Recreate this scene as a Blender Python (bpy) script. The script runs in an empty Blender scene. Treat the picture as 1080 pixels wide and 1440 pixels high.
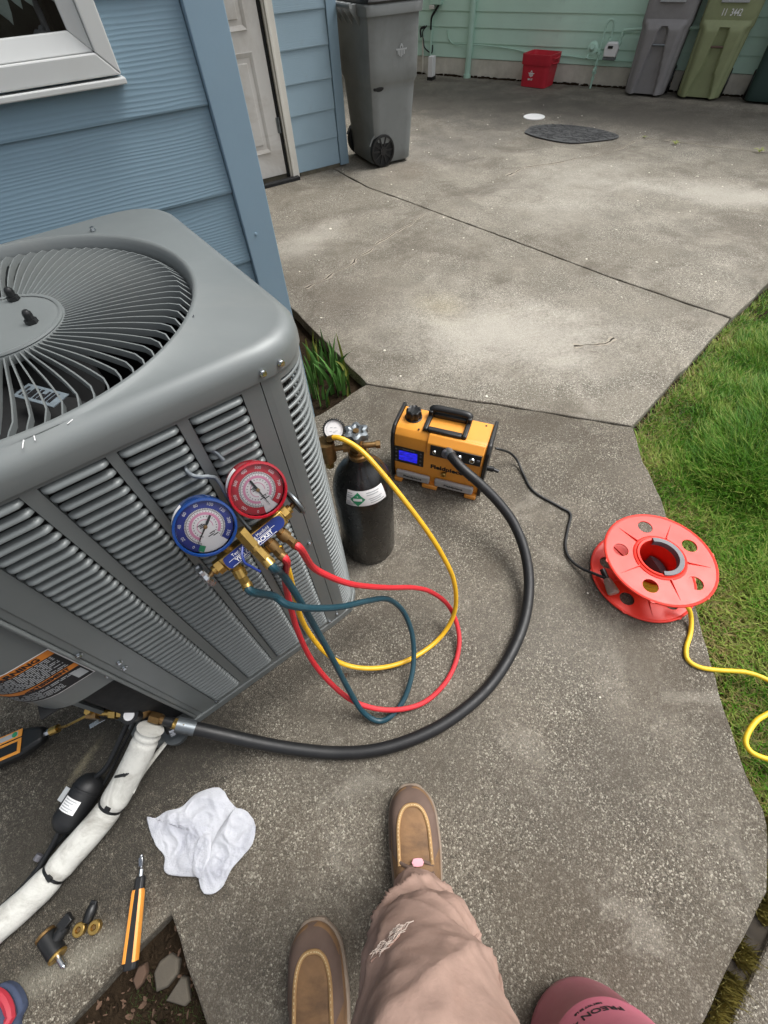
import bpy, bmesh, math, random
import numpy as np
from mathutils import Vector, Matrix, noise
random.seed(7)
rng = np.random.default_rng(7)
PI = math.pi
sc = bpy.context.scene
COL = sc.collection
R = math.radians

# ------------------------------------------------------------------ camera, sky, sun, exposure
cam_d = bpy.data.cameras.new('camera')
cam = bpy.data.objects.new('camera', cam_d); COL.objects.link(cam)
right = Vector((0.84129, -0.53933, -0.03561)); down = Vector((-0.45676, -0.67373, -0.58110)); fwd = Vector((0.28945, 0.50510, -0.81312))
fwd.normalize(); right = (right - right.dot(fwd) * fwd).normalized(); up = right.cross(fwd).normalized()
M3 = Matrix((right, up, -fwd)).transposed()
cam.matrix_world = Matrix.Translation((0, 0, 1.25)) @ M3.to_4x4()
cam_d.sensor_fit = 'VERTICAL'; cam_d.sensor_height = 24; cam_d.lens = 10.0
cam_d.clip_start = 0.01; cam_d.clip_end = 400
sc.camera = cam

SUN_EL, SUN_AZ = R(60), R(98)          # azimuth clockwise from +Y
wd = bpy.data.worlds.new('World'); sc.world = wd; wd.use_nodes = True
nt = wd.node_tree; nt.nodes.clear()
sky = nt.nodes.new('ShaderNodeTexSky'); sky.sky_type = 'NISHITA'; sky.sun_disc = False
sky.sun_elevation = SUN_EL; sky.sun_rotation = SUN_AZ
sky.air_density = 1.0; sky.dust_density = 6.0; sky.ozone_density = 1.0
hs = nt.nodes.new('ShaderNodeHueSaturation'); hs.inputs['Saturation'].default_value = 0.22
bg = nt.nodes.new('ShaderNodeBackground'); bg.inputs['Strength'].default_value = 0.132
wo = nt.nodes.new('ShaderNodeOutputWorld')
nt.links.new(sky.outputs[0], hs.inputs['Color']); nt.links.new(hs.outputs[0], bg.inputs[0]); nt.links.new(bg.outputs[0], wo.inputs[0])
sl = bpy.data.lights.new('sun', 'SUN'); sl.energy = 1.35; sl.angle = R(28); sl.color = (1, 0.98, 0.95)
so = bpy.data.objects.new('sun', sl); COL.objects.link(so)
sd = Vector((math.sin(SUN_AZ) * math.cos(SUN_EL), math.cos(SUN_AZ) * math.cos(SUN_EL), math.sin(SUN_EL)))
so.rotation_euler = (-sd).to_track_quat('-Z', 'Y').to_euler(); so.location = (4, -4, 9)
sc.view_settings.view_transform = 'Standard'; sc.view_settings.look = 'None'
sc.view_settings.gamma = 1.0; sc.view_settings.use_curve_mapping = False
sc.view_settings.exposure = 0.78

# ------------------------------------------------------------------ materials
def lin(r, g, b):
    f = lambda c: c / 12.92 if c <= 0.04045 else ((c + 0.055) / 1.055) ** 2.4
    return (f(r / 255), f(g / 255), f(b / 255), 1)
def sc_(c, k): return (min(1, c[0] * k), min(1, c[1] * k), min(1, c[2] * k), 1)
class NT:
    def __init__(s, name):
        s.m = bpy.data.materials.new(name); s.m.use_nodes = True
        s.t = s.m.node_tree; s.n = s.t.nodes; s.p = s.n['Principled BSDF']
        s.out = s.n['Material Output']
    def new(s, ty, **kw):
        x = s.n.new('ShaderNode' + ty)
        for k, v in kw.items():
            if hasattr(x, k) and k != 'inputs': setattr(x, k, v)
            else: x.inputs[k.replace('_', ' ')].default_value = v
        return x
    def ln(s, a, b): s.t.links.new(a, b)
    def noise(s, vec, scale, detail=4, rough=.55, dist=0):
        x = s.new('TexNoise'); x.inputs['Scale'].default_value = scale; x.inputs['Detail'].default_value = detail
        x.inputs['Roughness'].default_value = rough; x.inputs['Distortion'].default_value = dist
        if vec: s.ln(vec, x.inputs['Vector'])
        return x.outputs['Fac']
    def ramp(s, fac, stops, interp='LINEAR'):
        x = s.new('ValToRGB'); cr = x.color_ramp; cr.interpolation = interp
        while len(cr.elements) > 1: cr.elements.remove(cr.elements[-1])
        cr.elements[0].position = stops[0][0]; cr.elements[0].color = stops[0][1]
        for p, c in stops[1:]:
            e = cr.elements.new(p); e.color = c
        s.ln(fac, x.inputs['Fac']); return x.outputs['Color']
    def mix(s, fac, a, b, mode='MIX'):
        x = s.new('Mix'); x.data_type = 'RGBA'; x.blend_type = mode
        for v, i in ((fac, 0), (a, 6), (b, 7)):
            if isinstance(v, (int, float)): x.inputs[i].default_value = v
            elif isinstance(v, tuple): x.inputs[i].default_value = v
            else: s.ln(v, x.inputs[i])
        return x.outputs[2]
    def math(s, op, a, b=0.0, c=None, clamp=False):
        x = s.new('Math'); x.operation = op; x.use_clamp = clamp
        for i, v in enumerate((a, b, c)):
            if v is None: continue
            if isinstance(v, (int, float)): x.inputs[i].default_value = v
            else: s.ln(v, x.inputs[i])
        return x.outputs[0]
    def bump(s, h, strength, dist=.01):
        x = s.new('Bump'); x.inputs['Strength'].default_value = strength; x.inputs['Distance'].default_value = dist
        s.ln(h, x.inputs['Height']); s.ln(x.outputs[0], s.p.inputs['Normal'])
    def obj(s): return s.new('TexCoord').outputs['Object']
    def pos(s): return s.new('NewGeometry').outputs['Position']
    def sepxyz(s, v):
        x = s.new('SeparateXYZ'); s.ln(v, x.inputs[0]); return x.outputs
    def mapping(s, v, scale=(1, 1, 1), rot=(0, 0, 0), loc=(0, 0, 0)):
        x = s.new('Mapping'); x.inputs['Scale'].default_value = scale; x.inputs['Rotation'].default_value = rot; x.inputs['Location'].default_value = loc
        s.ln(v, x.inputs['Vector']); return x.outputs[0]
G = lambda v: (v, v, v, 1)
def mat(name, col, rough=.5, metal=0.0, var=.12, scale=14, bump=0.0, bscale=None, bdist=.002, spec=.5, dirt=None, dirt_amt=.5, coat=0.0, sheen=0.0):
    t = NT(name); o = t.obj()
    n = t.noise(o, scale, 6, .6)
    c = t.ramp(n, [(.25, sc_(col, 1 - var)), (.75, sc_(col, 1 + var))])
    if dirt:
        d = t.noise(o, scale * .45, 8, .7, .6)
        f = t.ramp(d, [(.5, G(0)), (.72, G(dirt_amt))])
        c = t.mix(f, c, dirt)
    t.ln(c, t.p.inputs['Base Color'])
    rn = t.noise(o, scale * 2.2, 4)
    t.ln(t.math('MULTIPLY_ADD', rn, .25, rough - .125), t.p.inputs['Roughness'])
    t.p.inputs['Metallic'].default_value = metal
    t.p.inputs['Specular IOR Level'].default_value = spec
    if coat: t.p.inputs['Coat Weight'].default_value = coat; t.p.inputs['Coat Roughness'].default_value = .08
    if sheen: t.p.inputs['Sheen Weight'].default_value = sheen
    if bump: t.bump(t.noise(o, bscale or scale * 6, 5, .65), bump, bdist)
    return t.m

def concrete(name, base, lightspeck, darkspeck, speck=1.0, smooth=False, cs=300):
    t = NT(name); p = t.pos()
    v1 = t.new('TexVoronoi'); v1.inputs['Scale'].default_value = cs; v1.inputs['Randomness'].default_value = 1; t.ln(p, v1.inputs['Vector'])
    cell = t.sepxyz(v1.outputs['Color'])[0]
    v2 = t.new('TexVoronoi'); v2.inputs['Scale'].default_value = cs * 2.1; t.ln(p, v2.inputs['Vector'])
    cell2 = t.sepxyz(v2.outputs['Color'])[1]
    big = t.noise(p, .9, 6, .6, .4); med = t.noise(p, 4.2, 7, .66, .3); fine = t.noise(p, 60, 5, .7)
    c = t.mix(t.ramp(med, [(.3, G(0)), (.7, G(1))]), sc_(base, .52), sc_(base, 1.42))
    c = t.mix(t.ramp(big, [(.38, G(.0)), (.64, G(.9))]), c, sc_((base[0] * .62, base[1] * .60, base[2] * .56, 1), 1.0))
    c = t.mix(t.ramp(fine, [(.35, G(0)), (.68, G(.55))]), c, sc_(base, .62))
    ex = t.ramp(t.noise(p, 3.1, 5, .65), [(.33, G(.25 * speck)), (.62, G(1.0 * speck))])
    lt = t.ramp(cell, [(.70, G(0)), (.72, G(.22)), (.84, G(.5)), (.93, G(1.15))], 'CONSTANT')
    dk = t.ramp(cell, [(0, G(1.0)), (.14, G(.6)), (.30, G(0))], 'CONSTANT')
    lt2 = t.ramp(cell2, [(.82, G(0)), (.86, G(.5))], 'CONSTANT'); dk2 = t.ramp(cell2, [(0, G(.6)), (.2, G(0))], 'CONSTANT')
    for f, col in ((dk, darkspeck), (dk2, darkspeck), (lt2, lightspeck), (lt, lightspeck)):
        c = t.mix(t.math('MULTIPLY', t.math('MULTIPLY', f, ex), .72), c, col)
    # worn, stained places, and shade painted in near the unit (each with a shape of its own)
    xyz = t.sepxyz(p)
    wob = t.noise(p, 3.3, 6, .65)
    def spot(cx, cy, rx, ry, rot, soft, amt, col):
        nonlocal c
        ca, sa = math.cos(rot), math.sin(rot)
        dx = t.math('SUBTRACT', xyz[0], cx); dy = t.math('SUBTRACT', xyz[1], cy)
        a = t.math('DIVIDE', t.math('ADD', t.math('MULTIPLY', dx, ca), t.math('MULTIPLY', dy, sa)), rx)
        b = t.math('DIVIDE', t.math('SUBTRACT', t.math('MULTIPLY', dy, ca), t.math('MULTIPLY', dx, sa)), ry)
        d = t.math('SQRT', t.math('ADD', t.math('MULTIPLY', a, a), t.math('MULTIPLY', b, b)))
        d = t.math('ADD', d, t.math('MULTIPLY', t.math('SUBTRACT', wob, .5), 1.5))
        d = t.math('ADD', d, t.math('MULTIPLY', t.math('SUBTRACT', fine, .5), 1.3)); d = t.math('ADD', d, t.math('MULTIPLY', t.math('SUBTRACT', cell2, .5), .55))
        f = t.ramp(d, [(max(0, 1 - soft), G(amt)), (1.0, G(0))])
        c = t.mix(f, c, col)
    bl = t.noise(p, 1.9, 9, .72, .9); bl2 = t.noise(t.mapping(p, (1, 1, 1), (0, 0, .6), (7, 3, 0)), 3.4, 9, .75, .6)
    c = t.mix(t.ramp(bl, [(.50, G(0)), (.60, G(.42)), (.78, G(.6))]), c, lin(78, 70, 59))
    c = t.mix(t.ramp(bl2, [(.55, G(0)), (.64, G(.20)), (.8, G(.30))]), c, lin(176, 170, 158))
    if not smooth:
        pale = lin(190, 185, 174)
        spot(1.55, 1.40, .66, .40, -.7, .8, .62, pale); spot(1.45, 1.75, .16, .2, .3, .9, .18, lin(176, 160, 110))
        spot(4.0, 1.75, .9, .28, -1.0, .8, .5, pale); spot(3.4, 2.6, .8, .5, 0, .9, .35, pale)
        spot(1.25, 2.95, .42, .22, .4, .8, .45, pale); spot(2.9, 2.3, .5, .35, 0, .9, .25, pale)
        spot(4.3, 5.0, 1.25, 2.1, .48, .55, .72, lin(76, 72, 68)); spot(5.2, 3.3, .9, 1.7, .48, .55, .72, lin(80, 75, 70))
        spot(3.2, 4.0, 1.1, .7, .2, .8, .5, lin(84, 80, 76)); spot(2.5, 3.6, .3, .3, 0, .8, .4, lin(96, 84, 70))
        spot(1.05, 2.15, .35, .4, 0, .8, .4, lin(92, 82, 72))
        spot(-.66, .48, .50, .36, .1, .5, .80, lin(38, 36, 31)); spot(-.34, .40, .22, .14, .2, .7, .6, lin(46, 43, 37)); spot(-.02, .44, .30, .07, .1, .7, .6, lin(48, 44, 38)); spot(-.50, .22, .22, .16, .3, .8, .5, lin(52, 48, 42)); spot(-.42, .02, .2, .14, 0, .8, .4, lin(54, 50, 44))  # dark wet ground by the pipe, with the people's shade painted into it
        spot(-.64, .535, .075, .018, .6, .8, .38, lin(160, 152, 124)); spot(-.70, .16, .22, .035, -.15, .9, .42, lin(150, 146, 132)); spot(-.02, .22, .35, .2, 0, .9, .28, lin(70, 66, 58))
        spot(.60, .12, .3, .3, 0, .9, .25, lin(120, 116, 108)); spot(.42, -.18, .4, .2, -.4, .9, .3, lin(78, 74, 68))
    t.ln(c, t.p.inputs['Base Color'])
    t.p.inputs['Roughness'].default_value = .82; t.p.inputs['Specular IOR Level'].default_value = .4
    h = t.math('ADD', t.math('MULTIPLY', v1.outputs['Distance'], -6), t.math('MULTIPLY', fine, 1.6))
    t.bump(h, .5, .0009)
    return t.m

def siding(name, col, freq=1.0, amt=.55):
    t = NT(name); o = t.obj()
    mp = t.mapping(o, (.13, 1, 1))
    inf = t.new('ObjectInfo'); off = t.new('VectorMath'); off.operation = 'ADD'
    mul = t.new('VectorMath'); mul.operation = 'SCALE'; cmb = t.new('CombineXYZ')
    t.ln(inf.outputs['Random'], cmb.inputs[0]); t.ln(inf.outputs['Random'], cmb.inputs[1]); t.ln(inf.outputs['Random'], cmb.inputs[2])
    t.ln(cmb.outputs[0], mul.inputs[0]); mul.inputs['Scale'].default_value = 37
    t.ln(mp, off.inputs[0]); t.ln(mul.outputs[0], off.inputs[1])
    w = t.new('TexWave'); w.wave_type = 'BANDS'; w.bands_direction = 'Z'
    w.inputs['Scale'].default_value = 34 * freq; w.inputs['Distortion'].default_value = 13; w.inputs['Detail'].default_value = 2.5; w.inputs['Detail Scale'].default_value = .42
    t.ln(off.outputs[0], w.inputs['Vector'])
    n = t.noise(t.mapping(off.outputs[0], (30, 160, 160)), 1.0, 4, .6)
    big = t.noise(o, 2.2, 5)
    c = t.ramp(big, [(.3, sc_(col, .93)), (.7, sc_(col, 1.07))])
    dirt = t.noise(o, 9, 8, .72)
    c = t.mix(t.ramp(dirt, [(.58, G(0)), (.85, G(.25))]), c, lin(120, 124, 124))
    t.ln(c, t.p.inputs['Base Color']); t.p.inputs['Roughness'].default_value = .62; t.p.inputs['Specular IOR Level'].default_value = .35
    h = t.math('ADD', t.math('POWER', w.outputs['Fac'], 1.6), t.math('MULTIPLY', n, .5))
    t.bump(h, amt, .0011)
    return t.m

M = {}
M['concrete'] = concrete('concrete_aggregate', lin(138, 132, 120), lin(198, 193, 180), lin(62, 57, 50))
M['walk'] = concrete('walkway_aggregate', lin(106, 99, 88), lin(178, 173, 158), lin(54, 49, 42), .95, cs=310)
M['padcon'] = concrete('pad_concrete', lin(152, 148, 138), lin(190, 186, 172), lin(80, 76, 70), .55)
M['soil'] = mat('soil', lin(46, 37, 27), .95, var=.5, scale=22, bump=1, bscale=60, bdist=.01, spec=.1)
M['blue'] = siding('blue_siding', lin(132, 158, 174), 1.2, .32); M['bluetrim'] = mat('blue_trim', lin(131, 156, 173), .55, var=.05, scale=4, bump=.3, bscale=60, bdist=.0008, dirt=lin(150, 156, 156), dirt_amt=.15)
M['bluedoorwall'] = siding('blue_siding_far', lin(147, 171, 186), 1.0, .35)
M['green'] = siding('green_siding', lin(194, 226, 210), 1.0, .3); M['greenpaint'] = mat('green_paint', lin(178, 212, 196), .5, var=.08, scale=8)
M['white'] = mat('white_paint', lin(214, 212, 204), .5, var=.05, scale=5, dirt=lin(150, 142, 128), dirt_amt=.4)
M['vinyl'] = mat('white_vinyl', lin(200, 202, 200), .4, var=.03, scale=6, dirt=lin(170, 168, 160), dirt_amt=.35)
M['doorw'] = mat('door_paint', lin(204, 203, 200), .55, var=.06, scale=4, dirt=lin(128, 112, 88), dirt_amt=.5)
M['found'] = mat('foundation_concrete', lin(206, 202, 190), .9, var=.15, scale=9, bump=.5, bscale=40, bdist=.004, dirt=lin(150, 142, 126), dirt_amt=.4)
M['darkfound'] = mat('dark_foundation', lin(96, 92, 80), .9, var=.3, scale=16, bump=.6, bscale=50, bdist=.004)
M['ac'] = mat('grey_metal_paint', lin(110, 115, 115), .40, metal=.12, var=.09, scale=4, bump=.15, bscale=420, bdist=.0004, dirt=lin(146, 144, 136), dirt_amt=.34, spec=.5)
M['acdark'] = mat('dark_coil', lin(26, 27, 28), .8, var=.3, scale=30)
M['fin'] = mat('coil_fin', lin(66, 68, 68), .5, metal=.6, var=.2, scale=60)
M['black'] = mat('black_plastic', lin(22, 23, 24), .42, var=.15, scale=20)
M['rubber'] = mat('black_rubber', lin(22, 23, 25), .5, var=.12, scale=25, bump=.1, bscale=200, bdist=.0005, dirt=lin(62, 60, 56), dirt_amt=.22)
M['darkrub'] = mat('worn_rubber', lin(66, 67, 68), .85, var=.3, scale=30, bump=.6, bscale=70, bdist=.006)
M['steel'] = mat('bright_steel', lin(190, 194, 198), .25, metal=1, var=.08, scale=30)
M['dsteel'] = mat('dull_steel', lin(120, 126, 130), .42, metal=.8, var=.15, scale=40)
M['brass'] = mat('brass', lin(186, 154, 88), .30, metal=.9, var=.16, scale=60, dirt=lin(120, 84, 40), dirt_amt=.35)
M['dbrass'] = mat('tarnished_brass', lin(136, 108, 70), .4, metal=.85, var=.25, scale=60)
M['gblue'] = mat('gauge_blue', lin(12, 52, 112), .25, var=.06, coat=.5); M['gred'] = mat('gauge_red', lin(152, 15, 32), .25, var=.06, coat=.5)
M['dialw'] = mat('dial_white', lin(226, 224, 224), .5, var=.02); M['dialb'] = mat('dial_blue', lin(30, 46, 128), .5, var=.03)
M['dialr'] = mat('dial_red', lin(180, 32, 50), .5, var=.03); M['dialp'] = mat('dial_pink', lin(206, 140, 168), .5, var=.05)
M['dialg'] = mat('dial_green', lin(40, 140, 96), .5, var=.05)
M['labelblue'] = mat('label_blue', lin(28, 48, 116), .35, var=.05); M['ink'] = mat('black_ink', lin(24, 24, 28), .6); M['wink'] = mat('white_ink', lin(230, 230, 230), .6, var=.02)
M['gink'] = mat('grey_ink', lin(170, 174, 176), .6)
M['teal'] = mat('teal_hose', lin(22, 60, 72), .45, var=.1, scale=30, bump=.15, bscale=300, bdist=.0006, dirt=lin(66, 92, 98), dirt_amt=.25)
M['redh'] = mat('red_hose', lin(192, 42, 50), .45, var=.1, scale=30, bump=.15, bscale=300, bdist=.0006, dirt=lin(150, 60, 60), dirt_amt=.3)
M['yelh'] = mat('yellow_hose', lin(222, 172, 34), .45, var=.1, scale=30, bump=.15, bscale=300, bdist=.0006, dirt=lin(150, 116, 50), dirt_amt=.35)
M['ycord'] = mat('yellow_cord', lin(228, 190, 40), .5, var=.08, scale=30, dirt=lin(170, 140, 60), dirt_amt=.3)
M['pump'] = mat('yellow_orange_plastic', lin(230, 154, 58), .42, var=.05, scale=9, bump=.08, bscale=300, bdist=.0004, dirt=lin(166, 108, 50), dirt_amt=.36)
M['pumpd'] = mat('amber_plastic', lin(226, 150, 62), .4, var=.1, scale=20)
M['resv'] = mat('cloudy_plastic', lin(168, 166, 164), .3, var=.08, scale=12)
M['tank'] = mat('black_tank_paint', lin(13, 13, 14), .30, var=.3, scale=40, bump=.15, bscale=60, bdist=.001, dirt=lin(90, 88, 82), dirt_amt=.16, coat=.3)
M['orange'] = mat('orange_red_plastic', lin(224, 46, 28), .42, var=.05, scale=7, dirt=lin(206, 84, 62), dirt_amt=.25)
M['gpl'] = mat('grey_plastic', lin(92, 92, 98), .5, var=.06)
M['rag'] = mat('terry_cloth', lin(184, 186, 192), .95, var=.05, scale=20, bump=.9, bscale=330, bdist=.0025, dirt=lin(126, 128, 146), dirt_amt=.55, spec=.1, sheen=.3)
M['foam'] = mat('white_insulation', lin(194, 194, 188), .85, var=.10, scale=20, bump=.6, bscale=90, bdist=.003, dirt=lin(104, 98, 86), dirt_amt=.75, spec=.2)
M['pants'] = mat('tan_canvas', lin(162, 136, 124), .97, var=.16, scale=46, bump=.5, bscale=260, bdist=.0012, dirt=lin(146, 118, 104), dirt_amt=.45, spec=.08)
M['shoe'] = mat('brown_leather', lin(126, 96, 66), .8, var=.35, scale=17, bump=.3, bscale=160, bdist=.001, dirt=lin(70, 54, 42), dirt_amt=.75)
M['shoetan'] = mat('tan_leather', lin(168, 134, 90), .8, var=.2, scale=20, bump=.2, bscale=160, bdist=.001, dirt=lin(110, 82, 54), dirt_amt=.5)
M['shoedk'] = mat('dark_toe_leather', lin(98, 80, 70), .85, var=.18, scale=20, bump=.3, bscale=200, bdist=.001)
M['sole'] = mat('sole_rubber', lin(126, 112, 98), .8, var=.2, scale=30)
M['stitch'] = mat('stitch_thread', lin(206, 186, 142), .8)
M['pink'] = mat('pink_tank_paint', lin(182, 100, 118), .38, var=.06, scale=9, dirt=lin(140, 74, 92), dirt_amt=.4, coat=.1)
M['cartg'] = mat('grey_cart_plastic', lin(122, 126, 126), .55, var=.08, scale=6, bump=.2, bscale=180, bdist=.001, dirt=lin(82, 82, 80), dirt_amt=.4)
M['cartp'] = mat('warm_grey_cart_plastic', lin(138, 136, 137), .65, var=.08, scale=8, bump=.2, bscale=180, bdist=.001, dirt=lin(96, 92, 90), dirt_amt=.4)
M['carto'] = mat('olive_cart_plastic', lin(142, 150, 112), .65, var=.08, scale=8, bump=.2, bscale=180, bdist=.001, dirt=lin(110, 112, 90), dirt_amt=.4)
M['cartk'] = mat('dark_green_cart_plastic', lin(40, 62, 58), .6, var=.1, scale=8)
M['redbin'] = mat('red_bin_plastic', lin(196, 40, 58), .5, var=.08, scale=8, dirt=lin(150, 40, 54), dirt_amt=.35)
M['leaf'] = mat('daffodil_leaf', lin(74, 116, 52), .5, var=.3, scale=20); M['leaf2'] = mat('yellowing_leaf', lin(132, 140, 62), .6, var=.3, scale=20)
M['stone'] = mat('grey_stone', lin(86, 80, 70), .85, var=.25, scale=18, bump=.5, bscale=60, bdist=.004)
M['deadleaf'] = mat('dead_leaf', lin(84, 64, 50), .85, var=.5, scale=9)
M['petal'] = mat('pale_petal', lin(212, 206, 192), .8); M['moss'] = mat('moss', lin(112, 104, 46), .95, var=.5, scale=40)
M['sneak'] = mat('navy_mesh_fabric', lin(62, 72, 96), .85, var=.15, scale=40); M['sneakr'] = mat('red_sneaker_trim', lin(166, 44, 58), .6, var=.1)
M['gpl2'] = mat('dusty_label', lin(120, 132, 140), .7, var=.15, scale=60)
M['pale'] = mat('pale_dried_leaf', lin(205, 212, 204), .9, var=.15, scale=12); M['drape'] = mat('grey_knit', lin(160, 158, 160), .95, var=.3, scale=30)
M['joint'] = mat('joint_dirt', lin(48, 42, 34), .95, var=.4, scale=30)
M['jeans'] = mat('blue_denim', lin(58, 68, 92), .9, var=.15, scale=20)
def screenmat():
    t = NT('lit_blue_screen'); t.p.inputs['Base Color'].default_value = lin(20, 20, 90)
    t.p.inputs['Emission Color'].default_value = (.02, .02, 1, 1)
    n = t.noise(t.mapping(t.obj(), (60, 60, 140)), 1, 2); t.ln(t.math('MULTIPLY_ADD', n, 1.0, -.15), t.p.inputs['Emission Strength'])
    t.p.inputs['Roughness'].default_value = .2; return t.m
M['screen'] = screenmat()
def glassmat():
    t = NT('window_glass'); t.n.remove(t.p)
    tr = t.new('BsdfTransparent'); tr.inputs[0].default_value = (.85, .88, .88, 1); gl = t.new('BsdfGlossy'); gl.inputs['Roughness'].default_value = .02
    fr = t.new('Fresnel'); fr.inputs[0].default_value = 1.5; mx = t.new('MixShader')
    t.ln(fr.outputs[0], mx.inputs[0]); t.ln(tr.outputs[0], mx.inputs[1]); t.ln(gl.outputs[0], mx.inputs[2]); t.ln(mx.outputs[0], t.out.inputs[0]); return t.m
M['glass'] = glassmat()
def lensmat():
    t = NT('clear_gauge_lens'); t.n.remove(t.p)
    tr = t.new('BsdfTransparent'); gl = t.new('BsdfGlossy'); gl.inputs['Roughness'].default_value = .03
    fr = t.new('Fresnel'); fr.inputs[0].default_value = 1.35; mx = t.new('MixShader')
    t.ln(fr.outputs[0], mx.inputs[0]); t.ln(tr.outputs[0], mx.inputs[1]); t.ln(gl.outputs[0], mx.inputs[2]); t.ln(mx.outputs[0], t.out.inputs[0]); return t.m
M['lens'] = lensmat()
def grassmat(name, c0, c1, c2):
    t = NT(name); a = t.new('Attribute'); a.attribute_name = 'tint'
    c = t.ramp(a.outputs['Fac'], [(0, c0), (.55, c1), (1, c2)])
    t.ln(c, t.p.inputs['Base Color']); t.p.inputs['Roughness'].default_value = .5; t.p.inputs['Specular IOR Level'].default_value = .3
    t.p.inputs['Subsurface Weight'].default_value = 0
    tl = t.new('BsdfTranslucent'); t.ln(c, tl.inputs[0]); mx = t.new('MixShader'); mx.inputs[0].default_value = .35
    t.ln(t.p.outputs[0], mx.inputs[1]); t.ln(tl.outputs[0], mx.inputs[2]); t.ln(mx.outputs[0], t.out.inputs[0]); return t.m
M['grass'] = grassmat('lawn_blade', lin(50, 94, 14), lin(84, 138, 26), lin(154, 168, 84))
M['thatch'] = grassmat('dry_blade', lin(92, 100, 40), lin(132, 122, 66), lin(168, 150, 100))

# ------------------------------------------------------------------ mesh helpers
I4 = Matrix.Identity(4)
def frame(o, ex, ey, ez):
    m = Matrix.Identity(4)
    for i, e in enumerate((ex, ey, ez)): m[0][i], m[1][i], m[2][i] = e
    m[0][3], m[1][3], m[2][3] = o
    return m
def TR(x=0, y=0, z=0, rz=0, rx=0, ry=0):
    return Matrix.Translation((x, y, z)) @ Matrix.Rotation(rz, 4, 'Z') @ Matrix.Rotation(ry, 4, 'Y') @ Matrix.Rotation(rx, 4, 'X')
def catmull(pts, n=8, closed=False):
    P = [Vector(p) for p in pts]; out = []
    N = len(P); rngk = range(N if closed else N - 1)
    for i in rngk:
        if closed: p0, p1, p2, p3 = P[i - 1], P[i], P[(i + 1) % N], P[(i + 2) % N]
        else: p0, p1, p2, p3 = P[max(i - 1, 0)], P[i], P[i + 1], P[min(i + 2, N - 1)]
        for k in range(n):
            s = k / n
            out.append(.5 * ((2 * p1) + (p2 - p0) * s + (2 * p0 - 5 * p1 + 4 * p2 - p3) * s * s + (3 * p1 - p0 - 3 * p2 + p3) * s ** 3))
    if not closed: out.append(P[-1])
    return out
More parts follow.
